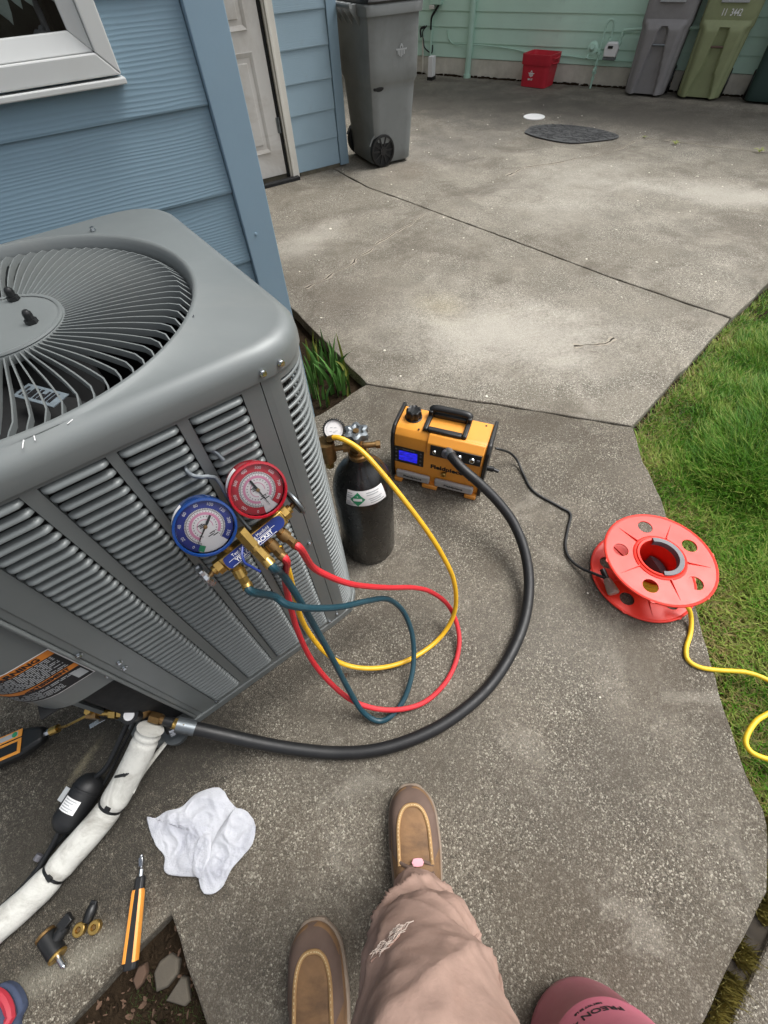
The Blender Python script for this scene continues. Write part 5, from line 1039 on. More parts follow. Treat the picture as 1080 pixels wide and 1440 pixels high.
def moc(parent, toe, dirv, length, label=None, tagcol='petal', width=.0565):
    d = Vector((dirv[0], dirv[1], 0)).normalized(); s = Vector((d.y, -d.x, 0)); T = frame(Vector((toe[0], toe[1], 0)), s, -d, Vector((0, 0, 1)))     # local y runs from toe to heel
    def outl(k, off):      # sole half width along the length
        y = k * length; w = width * (math.sqrt(max(.004, 1 - (1 - (k + .002) / .24) ** 2.5)) if k < .238 else 1.0) * (.93 + .07 * min(1, k / .34)) * (1 - .24 * max(0, (k - .42)) / .5 if k > .42 else 1)
        if k > .90: w *= math.sqrt(max(0.02, 1 - ((k - .90) / .105) ** 2))
        return w + off, y
    ks = list(np.concatenate([np.linspace(0, .12, 14) ** 2 / .12, np.linspace(.16, .88, 14), np.linspace(.91, 1.0, 7)]))
    so_ = [(outl(k, .003)[0] + .003 * math.sin(k * 3), outl(k, 0)[1] - (.004 if k < .02 else 0)) for k in ks] + [(-outl(k, .003)[0] + .003 * math.sin(k * 3), outl(k, 0)[1] - (.004 if k < .02 else 0)) for k in ks[::-1]]
    sh = MB().prism(so_, .0, .024).build('shoe_sole', M['sole'], None, bevel=.005); sh.matrix_basis = T; wpm(sh, parent)
    def H(k): 
        return .030 + .032 * min(1, k / .12) ** .55 + .030 * min(1, max(0, (k - .18) / .35)) + .05 * max(0, (k - .5) / .5) * (1 if k < .97 else .9)
    def ring(k, inset=0, z0=.022):
        w, y = outl(k, -.002); h = H(k) * (1 if k > .02 else .75 + 12.5 * k); n = 20; R_ = []
        for i in range(n):
            t = PI * i / (n - 1); cx = math.cos(t); sz_ = math.sin(t); R_.append((w * (abs(cx) ** .62) * (1 if cx > 0 else -1) + .003 * math.sin(k * 3), y, z0 + (h - z0) * sz_ ** .62))
        return R_
    up = MB().loft([ring(k) for k in ks]).build('shoe_upper', M['shoe'], None, smooth=70); up.matrix_basis = T; wpm(up, parent)
    # darker toe bumper: shell just outside the upper
    def topz(x, k):      # height of the upper at local x for station k
        w, y = outl(k, -.002); h = H(k); u_ = min(.999, abs((x - .003 * math.sin(k * 3)) / max(w, 1e-4))); ct = u_ ** (1 / .62); return .022 + (h - .022) * math.sqrt(max(0, 1 - ct * ct)) ** .62
    b = MB(); kk = list(np.linspace(0, .46, 22)); 
    rr = []
    for k in kk:
        R_ = []; full = ring(k); lim = (.028 + .0 * k)
        R_ = []
        for sgn in (1,):
            pass
        rr.append(full)
    # a U of raised piping with stitches: the moccasin seam
    U = []
    for t in np.linspace(-1, 1, 41):
        kx = .135 + .36 * abs(t) ** 1.9; xw = .0345 * math.sin(PI * min(1, abs(t) * 1.35) / 2) ** .75 * (1 if t > 0 else -1)
        U.append((xw, kx * length, topz(xw, kx) + .0012))
    um = MB().tube(U, .0042, 8).build('moc_seam', M['shoetan'], None); um.matrix_basis = T; wpm(um, parent)
    b = MB()
    for i in range(1, 40, 1):
        p = Vector(U[i]); q = (Vector(U[min(i + 1, 40)]) - Vector(U[i - 1])).normalized(); b.cyl(p + Vector((0, 0, .0036)) - q * .0016, p + Vector((0, 0, .0036)) + q * .0016, .0009, 5)
    st_ = b.build('stitching', M['stitch'], None); st_.matrix_basis = T; wpm(st_, parent)
    # toe bumper patch laid over the front of the upper, outside the U
    b = MB(); G1 = []; nn = 41
    for t in np.linspace(-1, 1, nn):
        i = int(round((t + 1) / 2 * 40)); ux, uy, uz = U[i]; kx = uy / length
        col = []
        for s_ in np.linspace(0.12, 1, 6):
            # from the seam outwards to the sole edge
            ko = max(0.004, kx - .13 - .03) * 1.0; wx, oy = outl(max(.0, min(.6, (abs(t) ** 1.4) * .40)), -.001)
            ex_ = wx * (1 if t > 0 else -1) if abs(t) > .02 else 0; ey_ = oy
            x = ux + (ex_ - ux) * s_; y = uy + (ey_ - uy) * s_; kq = max(.001, y / length); col.append((x, y, max(.024, topz(x, kq)) + .0016))
        G1.append(col)
    v = [p for c_ in G1 for p in c_]; b.add(v, [(i * 6 + j, i * 6 + j + 1, (i + 1) * 6 + j + 1, (i + 1) * 6 + j) for i in range(nn - 1) for j in range(5)])
    tb = b.build('toe_bumper', M['shoedk'], None, smooth=70); tb.matrix_basis = T; wpm(tb, parent)
    # laces and tag
    b = MB()
    for k0, k1 in ((.47, .50), (.55, .54)):
        b.tube(catmull([(-.036, k0 * length, topz(.036, k0) - .002), (-.012, k1 * length, topz(.012, k1) + .005), (.012, k0 * length, topz(.012, k0) + .006), (.036, k1 * length, topz(.036, k1) - .002)], 6), .0034, 8)
    lc = b.build('lace', M['shoedk'], None); lc.matrix_basis = T; wpm(lc, parent)
    tg = MB().prism([(.013 * math.cos(a), .009 * math.sin(a) * (1 if i % 2 else .8)) for i, a in enumerate(np.linspace(0, 2 * PI, 8, endpoint=False))], 0, .003).build('lace_tag', M[tagcol], None, bevel=.001)
    tg.matrix_basis = T @ TR(.004, .475 * length, topz(.004, .475) + .0085); wpm(tg, parent)
def wpm(o, parent): o.parent = parent; o.matrix_parent_inverse = ROOTS[parent.name].inverted(); return o
M['tagpink'] = mat('pink_tag', lin(224, 160, 170), .6); M['tagred'] = mat('red_tag', lin(186, 44, 44), .6)
pr = root('person', 'person in tan work trousers and brown moccasin shoes seen from above', 'person', -.17, -.22)
V_ = [(-.20, -.33, .93), (-.13, -.28, .84), (-.085, -.18, .70), (-.066, -.150, .56), (-.063, -.138, .47), (-.062, -.138, .36), (-.058, -.138, .24), (-.052, -.134, .155), (-.050, -.128, .100),
      (-.30, -.38, .84), (-.34, -.40, .66), (-.355, -.385, .50), (-.36, -.36, .34), (-.365, -.335, .2), (-.362, -.325, .105), (-.22, -.40, 1.02)]
E_ = [(0, 1), (1, 2), (2, 3), (3, 4), (4, 5), (5, 6), (6, 7), (7, 8), (0, 9), (9, 10), (10, 11), (11, 12), (12, 13), (13, 14), (0, 15)]
R_ = [.13, .108, .093, .085, .083, .081, .076, .069, .067, .112, .098, .088, .08, .074, .07, .15]
tr0 = skin('trousers', V_, E_, R_, M['pants'], pr, 3)
dg = bpy.context.evaluated_depsgraph_get(); tm = bpy.data.meshes.new_from_object(tr0.evaluated_get(dg)); tr0.modifiers.clear(); old = tr0.data; tr0.data = tm; bpy.data.meshes.remove(old); tm.name = 'trousers'
bm = bmesh.new(); bm.from_mesh(tm); bmesh.ops.subdivide_edges(bm, edges=bm.edges, cuts=2, use_grid_fill=True, smooth=.6); bm.normal_update()
for v_ in bm.verts:
    c = v_.co
    if c.z < .05: continue
    kn_ = math.exp(-((c.z - .42) / .30) ** 2)
    d1 = (c.z * 9 + (c.x * .8 - c.y * .6) * 10); q1 = noise.noise(Vector((c.x * 5, c.y * 5, d1 * .8))); q2 = noise.noise(Vector((c.x * 9 + 4, c.y * 9, c.z * 16 - c.x * 14))); q3 = noise.noise(c * 34)
    v_.co = c + v_.normal * ((.024 * (.24 - abs(q1) ** .48) + .009 * (.25 - abs(q2) ** .5)) * (.45 + .75 * kn_) + .0025 * (.3 - abs(noise.noise(Vector((c.x * 14 + 2, c.y * 14, c.z * 34 + c.x * 20)))) ** .6) + .0010 * q3)
bm.to_mesh(tm); bm.free(); tm.polygons.foreach_set('use_smooth', [True] * len(tm.polygons))
skin('shade_torso', [(-.20, -.37, .98), (-.22, -.42, 1.12), (-.23, -.45, 1.28), (-.23, -.45, 1.42), (-.07, -.54, 1.40), (-.39, -.36, 1.40), (-.23, -.43, 1.52)], [(0, 1), (1, 2), (2, 3), (3, 4), (3, 5), (3, 6)], [.155, .15, .165, .13, .085, .085, .06], mat('dark_grey_cotton', lin(70, 72, 76), .9), pr, 2)  # unseen torso, added to shade the ground at the lower left
moc(pr, (.050, .042), (.5, .86), .295, tagcol='tagpink'); moc(pr, (-.258, -.046), (.40, .92), .295, tagcol='tagred')
from mathutils.bvhtree import BVHTree
tv = [v_.co.copy() for v_ in tm.vertices]; bvh = BVHTree.FromPolygons(tv, [tuple(p_.vertices) for p_ in tm.polygons])
def onleg(z, dirv, ax):
    d = Vector((dirv[0], dirv[1], 0)).normalized(); hit = bvh.ray_cast(Vector((ax[0], ax[1], z)) + d * .4, -d)
    return (hit[0], hit[1]) if hit[0] else (None, None)
AXZ = [(.1, -.05, -.128), (.155, -.052, -.134), (.24, -.058, -.138), (.47, -.063, -.138), (.56, -.066, -.150), (.70, -.085, -.18), (.80, -.12, -.26)]
def axis_at(z): return (float(np.interp(z, [q[0] for q in AXZ], [q[1] for q in AXZ])), float(np.interp(z, [q[0] for q in AXZ], [q[2] for q in AXZ])))
for dv in ((.90, -.30), (-.86, .30)):
    for off in (0, .0045):
        sp_ = []
        for z in np.linspace(.07, .78, 60):
            p_, n_ = onleg(z, (dv[0] - off * 8 * dv[1], dv[1] + off * 8 * dv[0]), axis_at(z))
            if p_: sp_.append(p_ + n_ * .0004)
        wpm(MB().tube(sp_, .0011 if off else .0024, 6).build('side_seam', M['pants'], None), pr)
hp = []
for a in np.linspace(0, 2 * PI, 48, endpoint=False):
    p_, n_ = onleg(.088, (math.cos(a), math.sin(a)), axis_at(.1))
    if p_: hp.append(p_ + n_ * .0006)
if len(hp) > 30: wpm(MB().tube(hp, .0026, 6, closed=True).build('hem', M['pants'], None), pr)
CAMP = Vector((0, 0, 1.25)); rd = Vector((-.0830, -.0909, .55)) - CAMP; h_ = bvh.ray_cast(CAMP, rd.normalized())
rc, rn = h_[0], h_[1]; e2 = Vector((.55, .70, 0)); e2 = (e2 - e2.dot(rn) * rn).normalized(); e1 = e2.cross(rn).normalized()
FR = frame(rc + rn * .0008, e1, e2, rn); rp2 = MB()
for k in range(60):
    x = random.uniform(-.012, .012); y = random.uniform(-.020, .020) + x * .5; L = .005 + .009 * random.random(); a = 1.1 + .7 * random.random()
    rp2.tube([(x, y, 0), (x + L * .5 * math.cos(a), y + L * .5 * math.sin(a), .0012 + .0015 * random.random()), (x + L * math.cos(a), y + L * math.sin(a), .0002)], .00042, 4)
fr_ = rp2.build('frayed_rip', mat('frayed_thread', lin(206, 190, 178), .9), None); fr_.matrix_basis = FR; wpm(fr_, pr); fr_['kind'] = 'stuff'
o = MB().prism([(-.010, -.016), (.002, -.022), (.012, -.004), (.010, .014), (-.002, .022), (-.011, .004)], -.001, .0008).build('tear', mat('torn_cloth', lin(150, 122, 110), .95), None, smooth=0); o.matrix_basis = FR; wpm(o, pr)  # slightly darker cloth patch inside the tear
p2 = root('person', 'person of whom only one navy and red sneaker shows at the slab corner', 'person', -.88, .12)
skin('trouser_leg', [(-.93, .10, .13), (-.95, .09, .3), (-.97, .07, .55), (-1.0, .0, .9)], [(0, 1), (1, 2), (2, 3)], [.06, .065, .08, .1], M['jeans'], p2, 2)
skin('shade_torso', [(-1.02, -.10, .92), (-1.04, -.12, 1.1), (-1.05, -.13, 1.3), (-1.05, -.13, 1.45), (-1.10, .07, 1.42), (-1.0, -.33, 1.42)], [(0, 1), (1, 2), (2, 3), (3, 4), (3, 5)], [.16, .15, .165, .13, .085, .085], M['jeans'], p2, 2)  # unseen torso, added to block sky light from the unit's front
s2 = MB().prism([(-.846 + .040 * math.cos(a) * (1.1) + (.0 if math.sin(a) > 0 else -.015), .138 + (.075 if math.sin(a) > 0 else .16) * math.sin(a)) for a in np.linspace(0, 2 * PI, 40, endpoint=False)], 0, .026)
wp(s2.build('sneaker_sole', M['sneak'], bevel=.006), p2)
b = MB(); b.loft([[(-.846 + .037 * k * math.cos(a) + (.0 if math.sin(a) > 0 else -.015), .138 + k * (.07 if math.sin(a) > 0 else .155) * math.sin(a) - sh_, z) for a in np.linspace(0, 2 * PI, 40, endpoint=False)] for k, z, sh_ in ((1, .024, 0), (1.0, .04, 0), (.9, .058, .006), (.68, .075, .02), (.4, .085, .04), (.1, .088, .05))]); wp(b.build('sneaker_upper', M['sneak'], smooth=70), p2)
wp(MB().tube([(-.846 + .041 * math.cos(a) + (.0 if math.sin(a) > 0 else -.015), .138 + (.068 if math.sin(a) > 0 else .152) * math.sin(a) - .002, .050) for a in np.linspace(0, 2 * PI, 40, endpoint=False)],   .009, 8, closed=True).build('sneaker_trim', M['sneakr']), p2)
wp(MB().tube(catmull([(-.885, .12, .075), (-.846, .13, .086), (-.845, .11, .078), (-.87, .10, .088), (-.885, .085, .08), (-.855, .075, .088)], 5), .004, 8).build('sneaker_lace', M['black']), p2)

# ------------------------------------------------------------------ pink refrigerant cylinder beside the person's foot
pk = root('refrigerant_tank', 'pink refrigerant tank with black lettering standing near the bottom frame edge', 'gas cylinder', .083, -.492)
MB().lathe([(.085, .0), (.105, .006), (.114, .022), (.1165, .045), (.1165, .150), (.1185, .153), (.1185, .160), (.1165, .163), (.1165, .265), (.110, .295), (.092, .318), (.065, .332), (.03, .338), (0, .339)], 56).build('tank_body', M['pink'], pk)
MB().lathe([(.06, .330), (.062, .372), (.058, .372), (.056, .333)], 32, cap0=False, cap1=False).build('handle_collar', M['pink'], pk); MB().cyl((0, 0, .335), (0, 0, .372), .014, 10).build('tank_valve', M['dbrass'], pk)
def wraptext(body, size, ang, z, m, parent, r_, sx=1.0):
    o = text('lettering', body, size, m, parent, I4, 'CENTER', .0002, sx, .0004)
    for v in o.data.vertices:
        a = ang + v.co.x / r_; zz_ = z + v.co.y; off = r_ + .0004 + v.co.z; v.co = (off * math.cos(a), off * math.sin(a), zz_)
    return o
av = math.atan2(.475, -.085)
wraptext('FREON 410A', .023, av - .34, .203, M['ink'], pk, .1166, 1.0); wraptext('REFRIGERANT', .008, av + .30, .178, M['ink'], pk, .1166); wraptext('NET WT 25 LB', .008, av - .45, .180, M['ink'], pk, .1166)

# ------------------------------------------------------------------ carts and bins
def cart(name, label, m, T, w0=.36, d0=.40, w1=.46, d1=.50, front='none', logo=None, num=None, lidm='black'):
    t = thing(name, label, 'trash cart', T, 'wheeled trash carts'); ROOTS[t.name] = T
    prof = [(.02, .0, .0), (.10, .10, .02), (.46, .50, .55), (.49, .52, .57), (.525, .86, .88), (.80, .98, .98), (.862, 1.0, 1.0)]
    def dim(z):
        for (a, wa, da), (b_, wb, db_) in zip(prof, prof[1:]):
            if z <= b_: s = (z - a) / (b_ - a); return w0 + (w1 - w0) * (wa + (wb - wa) * s), d0 + (d1 - d0) * (da + (db_ - da) * s)
        return w1, d1
    rings = []
    for z in (.02, .03, .10, .20, .30, .40, .46, .49, .505, .525, .60, .70, .80, .862):
        w, d = dim(z); k = .045
        rings.append([(x, y + (d0 / 2) - 0.0, z) for x, y in [rrpt(a, w / 2 * (1 if z > .025 else .97), d / 2 * (1 if z > .025 else .97), k) for a in np.linspace(0, 2 * PI, 56, endpoint=False)]])
    yoff = d0 / 2
    if front == 'none':
        MB().loft(rings, cap1=False).build('cart_body', m, t, smooth=40)
    else:
        MB().loft(rings, cap1=False).build('cart_body', m, t, smooth=40)
        # moulded front: two raised shoulders leave a recess with a lift bar
        nx, nz = 34, 48; v = []; f = []
        for j in range(nz + 1):
            z = .022 + (.56 - .022) * j / nz; w, d = dim(z); hw_ = w / 2 - .030
            for i in range(nx + 1):
                x = -hw_ + 2 * hw_ * i / nx; yf = d0 / 2 - d / 2
                if front == 'arch':
                    half = .112 - .056 * min(1, max(0, (z - .06) / .36)) ** 1.2
                    half = half if z < .44 else half * math.sqrt(max(0, 1 - ((z - .44) / .075) ** 2)) if z < .515 else 0
                else:
                    half = .115 - .035 * min(1, max(0, (z - .05) / .15)) if z < .20 else (.075 - .03 * (z - .20) / .32)
                    if z > .52: half = 0
                e = (half - abs(x)) / .016; e = min(1, max(0, e)) if half > 0 else 0
                base = .050 * (1 - max(0, (abs(x) - hw_ + .05) / .05) ** 2) * (1 - max(0, (z - .49) / .07))
                dep = .046 * e
                v.append((x, yf - base + dep * (1 if z < .515 else 0) + .002, z))
        for j in range(nz):
            for i in range(nx): a = j * (nx + 1) + i; f.append((a, a + 1, a + nx + 2, a + nx + 1))
        MB().add(v, f).build('cart_front', m, t, smooth=50)
        zb_ = .385; w, d = dim(zb_); yf = d0 / 2 - d / 2 - .030
        MB().tube([(-.075, yf, zb_), (.075, yf, zb_)], .0085, 10).build('lift_bar', M['dsteel'] if front == 'arch' else M['shoedk'], t)
        MB().box(-.115, yf - .006, .665, .115, yf + .03, .700).build('lid_lip', M['gink'], t, bevel=.004)
    rim = []
    for z, k in ((.850, 1.0), (.850, 1.075), (.895, 1.085), (.905, 1.06), (.905, .98), (.88, .98)): rim.append([(x, y + yoff, z) for x, y in [rrpt(a, w1 / 2 * k, d1 / 2 * k, .05) for a in np.linspace(0, 2 * PI, 56, endpoint=False)]])
    MB().loft(rim, cap0=False, cap1=False).build('cart_rim', m, t, smooth=40)
    lid = []
    for z, k in ((.9055, 1.09), (.915, 1.10), (.945, 1.05), (.965, .9), (.975, .5)): lid.append([(x, y + yoff - .01, z) for x, y in [rrpt(a, w1 / 2 * k, d1 / 2 * k, .06) for a in np.linspace(0, 2 * PI, 48, endpoint=False)]])
    MB().loft(lid).build('cart_lid', M[lidm], t, smooth=40)
    for sx in (-1, 1):
        wx = sx * (w0 / 2 - .022); yw = d0 - .075; rw = .108
        wl_ = MB(); T2 = frame(Vector((wx + sx * .020, yw, rw)), Vector((0, 1, 0)), Vector((0, 0, 1)), Vector((1, 0, 0)))
        wh = MB().lathe([(rw - .018, -.022), (rw - .004, -.020), (rw, -.012), (rw, .012), (rw - .004, .020), (rw - .018, .022)], 36, cap0=False, cap1=False).build('wheel', M['black'], t, T=T2)
        hb = MB()
        for k in range(10):
            hb.box(.022, -.0055, -.016, rw - .012, .0055, .016, Matrix.Rotation(2 * PI * k / 10, 4, 'Z'))
        hb.lathe([(.028, -.020), (.030, .018), (.020, .024), (0, .024)], 20); hb.build('hub', M['rubber'], wh, smooth=0); MB().lathe([(0, -.010), (rw - .012, -.010), (rw - .012, .004), (0, .004)], 30, cap0=False, cap1=False).build('wheel_web', M['acdark'], wh)
        ah = MB(); ar = [(yw + (rw + .012) * math.cos(a), rw + (rw + .012) * math.sin(a)) for a in np.linspace(R(20), R(150), 16)]
        MB().tube([(wx + sx * .015, y, z) for y, z in ar], .007, 8).build('wheel_arch', m, t)
    MB().cyl((-w0 / 2 - .01, d0 - .075, .108), (w0 / 2 + .01, d0 - .075, .108), .011, 10).build('axle', M['black'], t)
    MB().tube(catmull([(-w1 / 2 * .7, d0 / 2 + d1 / 2 + .075, .90), (-w1 / 2 * .5, d0 / 2 + d1 / 2 + .085, .90), (w1 / 2 * .5, d0 / 2 + d1 / 2 + .085, .90), (w1 / 2 * .7, d0 / 2 + d1 / 2 + .075, .90)], 5), .014, 10).build('cart_handle', m, t)
    for x in (-.15, -.05, .05, .15): MB().loft([[(x - .008, d0 / 2 + d1 / 2 * k0 + a, z), (x + .008, d0 / 2 + d1 / 2 * k0 + a, z), (x + .008, d0 / 2 + d1 / 2 * k0 + b2, z), (x - .008, d0 / 2 + d1 / 2 * k0 + b2, z)] for z, k0, a, b2 in ((.80, 1.0, -.01, .0), (.84, 1.0, -.01, .03), (.89, 1.0, .0, .085), (.905, 1.0, .0, .085))]).build('handle_rib', m, t, bevel=.002)
    return t, dim
def emblem(parent, T, s, m):
    b = MB()
    b.prism([(-.55 * s, .18 * s), (-.62 * s, .30 * s), (.62 * s, .30 * s), (.55 * s, .18 * s)], 0, .0012)
    b.prism([(-.16 * s, .32 * s), (-.20 * s, .40 * s), (-.06 * s, .62 * s), (.06 * s, .62 * s), (.20 * s, .40 * s), (.16 * s, .32 * s), (.08 * s, .32 * s), (.08 * s, .46 * s), (-.08 * s, .46 * s), (-.08 * s, .32 * s)], 0, .0012)
    for x in (-.42, -.25, -.08, .10, .27): b.box(x * s, -.28 * s + abs(x + .07) * .5 * s, 0, (x + .11) * s, .165 * s, .0012)
    return b.build('emblem', m, parent, smooth=0, T=T)
# the near gray cart: its side with the wheel faces us, its back with the handle faces the house
TG = TR(2.685, 4.035, 0, R(86))
cg, dimg = cart('gray_cart', 'dark gray wheeled trash cart standing at the corner of the blue house', M['cartg'], TG, .44, .35, .54, .44, 'none')
w, d = dimg(.66); emblem(cg, frame(Vector((-(w / 2 + .003), .12, .66)), Vector((0, -1, 0)), Vector((-.06, 0, 1)).normalized(), Vector((-1, 0, -.06)).normalized()), .075, M['gink'])
MB().ball((-.238, .30, .485), .05, 14, (.25, 1.0, .42)).build('lift_notch_shade', M['acdark'], cg)  # dark ball stands in for the shade inside the moulded notch
MB().box(-.262, .243, .56, -.2555, .249, .86).build('body_seam', M['acdark'], cg)
TFR = lambda s, off: FG @ TR(s, -off, 0)
cart('warm_gray_cart', 'warm gray wheeled cart with arched recess standing against the green wall', M['cartp'], TFR(2.205, .315), .40, .30, .46, .36, 'arch')
co, dimo = cart('olive_cart', 'olive green wheeled cart with white stencilled numbers against the green wall', M['carto'], TFR(2.735, .29), .40, .28, .48, .36, 'slot', lidm='carto')
for tx_, xx_ in (('11', -.055), ('3442', .045)): text('lettering', tx_, .062, M['wink'], co, frame((xx_, .14 - .345 / 2 - .012, .605), Vector((1, 0, 0)), Vector((0, .0, 1)), Vector((0, -1, 0))), 'CENTER', .0006, .78, .001)
cart('dark_green_cart', 'dark green wheeled cart mostly cut off by the right photo edge', M['cartk'], TFR(3.37, .29), .40, .28, .47, .36, 'none', lidm='cartk')
# red recycling bin: two stacked open boxes
TB = FG @ TR(.965, -.325, 0, R(-9))
rb = thing('recycling_bin', 'red recycling bin with white emblem standing by the green wall', 'bin', TB); ROOTS[rb.name] = TB
def tub(z0, z1, k0, k1, name, inner=True):
    rr = []
    for z, k in ((z0, k0), (z1 - .05, k0 + (k1 - k0) * .85), (z1 - .05, k1 * 1.04), (z1 - .035, k1 * 1.06), (z1, k1 * 1.07), (z1, k1 * .99), (z0 + .02, k0 * .93)): rr.append([(x, y + .14, z) for x, y in [rrpt(a, .165 * k, .135 * k, .03) for a in np.linspace(0, 2 * PI, 48, endpoint=False)]])
    return MB().loft(rr).build(name, M['redbin'], rb, smooth=40)
tub(.004, .235, .93, 1.0, 'bin_body'); tub(.19, .272, .97, 1.01, 'upper_bin')
for x in (-.175, .175):
    for z in (.205, .245): MB().tube(catmull([(x * .98, .08, z), (x * 1.12, .09, z - .004), (x * 1.12, .19, z - .004), (x * .98, .20, z)], 5), .008, 8).build('bin_handle', M['redbin'], rb)
em = emblem(rb, frame(Vector((-.03, .0072, .105)), Vector((1, 0, 0)), Vector((0, -.06, 1)).normalized(), Vector((0, -1, -.06)).normalized()), .062, M['wink'])
text('lettering', 'BIN IT', .022, M['wink'], rb, frame(Vector((-.035, .0085, .068)), Vector((1, 0, 0)), Vector((0, -.06, 1)).normalized(), Vector((0, -1, -.06)).normalized()), 'CENTER', .0006, 1.0, .0008)
# white post seen behind the cart
wpst = root('white_post', 'short white post with dark foot behind the gray cart', 'post', 4.63, 6.18, 0, R(-62)); MB().box(-.03, -.05, .03, .03, .05, .21).build('post_body', M['wink'], wpst, bevel=.004); MB().box(-.035, -.055, .0, .035, .055, .03).build('post_foot', M['black'], wpst)
# round drain cover and half oval door mat
dk = root('drain_cover', 'round white drain cover flush in the driveway beyond the black mat', 'cover', 4.375, 4.075); MB().lathe([(0, .004), (.095, .004), (.102, .007), (.106, .005), (.106, -.004)], 40, cap1=False).build('cover_disc', M['wink'], dk)
mt = root('door_mat', 'black half oval rubber door mat lying on the driveway', 'mat', 4.22, 3.47)
ml = catmull([(p[0] - 4.22, p[1] - 3.47, 0) for p in [(4.003, 3.79), (4.155, 3.835), (4.361, 3.688), (4.49, 3.42), (4.50, 3.16), (4.41, 3.075), (4.22, 3.13), (4.0, 3.253), (3.915, 3.518), (3.92, 3.72)]], 6, True)
MB().prism([(p.x, p.y) for p in ml], .0045, .011).build('mat_sheet', M['darkrub'], mt, smooth=0, bevel=.004)
b = MB()
for k in range(260):
    a = random.random() * 6.28; r_ = math.sqrt(random.random()) * .9; i = int(a / 6.28 * len(ml)) % len(ml); p = ml[i] * r_; th = random.random() * 3.1; L = .02 + .02 * random.random()
    b.tube([(p.x - L * math.cos(th), p.y - L * math.sin(th), .010), (p.x, p.y, .012), (p.x + L * math.cos(th), p.y + L * math.sin(th), .010)], .004, 5)
rr_ = b.build('mat_relief', M['darkrub'], mt); rr_['kind'] = 'stuff'

# ------------------------------------------------------------------ plants, litter, grass
dc = root('daffodil_clump', 'clump of green daffodil leaves in the soil bed between the house and driveway', 'plant', .66, 1.62, -.05)
for k in range(84):
    big = k < 16
    x = .52 + .22 * random.random(); y = 1.44 + .42 * random.random() if not big else 1.47 + .2 * random.random()
    if x > .745: x = .74
    if big: x = .62 + .12 * random.random()
    h = (.19 + .09 * random.random()) if big else (.09 + .12 * random.random()); w = .0085 + .004 * random.random() if big else .0045 + .003 * random.random()
    a = random.random() * 6.28; bend = (.08 + .42 * random.random() ** 2) * h * (1.0 if big else .6); tw = random.random() * 3.14; rows = []
    for i in range(8):
        s = i / 7; px = x + math.cos(a) * bend * s ** 2.2; py = y + math.sin(a) * bend * s ** 2.2; pz = -.05 + h * s * (1 - .12 * s); ww = w * (1 - s ** 3.5) + .0004; cx, sy = math.cos(tw + .4 * s), math.sin(tw + .4 * s)
        rows.append([(px - cx * ww, py - sy * ww, pz), (px - sy * ww * .25, py + cx * ww * .25, pz), (px + cx * ww, py + sy * ww, pz)])
    v = [p for r in rows for p in r]; f = [(i * 3 + q, i * 3 + q + 1, (i + 1) * 3 + q + 1, (i + 1) * 3 + q) for i in range(7) for q in range(2)]
    wp(MB().add(v, f).build('leaf', M['leaf2'] if (k % 6 == 5) else M['leaf'], smooth=80), dc)
def pip(x, y, poly):
    c = False; n = len(poly); j = n - 1
    for i in range(n):
        xi, yi = poly[i]; xj, yj = poly[j]
        if (yi > y) != (yj > y) and x < (xj - xi) * (y - yi) / (yj - yi) + xi: c = not c
        j = i
    return c
def pipv(X, Y, poly):
    c = np.zeros(len(X), bool); n = len(poly); j = n - 1
    for i in range(n):
        xi, yi = poly[i]; xj, yj = poly[j]
        m = ((yi > Y) != (yj > Y)) & (X < (xj - xi) * (Y - yi) / (yj - yi + 1e-12) + xi); c ^= m; j = i
    return c
def sdist(X, Y, line):
    D = np.full(len(X), 9.0)
    for (x0, y0), (x1, y1) in zip(line, line[1:]):
        dx, dy = x1 - x0, y1 - y0; t = np.clip(((X - x0) * dx + (Y - y0) * dy) / (dx * dx + dy * dy), 0, 1); D = np.minimum(D, np.hypot(X - x0 - t * dx, Y - y0 - t * dy))
    return D
EDGE = [(3.9, 1.0), (3.01, .884), (2.55, .80)] + WALKR + [(.699, -.467), (.735, -.503), (.45, -1.2)]
LAWN = [(3.9, .99), (3.01, .875), (2.55, .79), (1.516, .552), (1.400, .410), (1.311, .265), (1.198, .125), (1.079, -.012), (.936, -.178), (.85, -.276), (.79, -.352), (.73, -.447), (.71, -.478), (.748, -.512), (.465, -1.2), (.3, -1.6), (3.9, -1.6)]
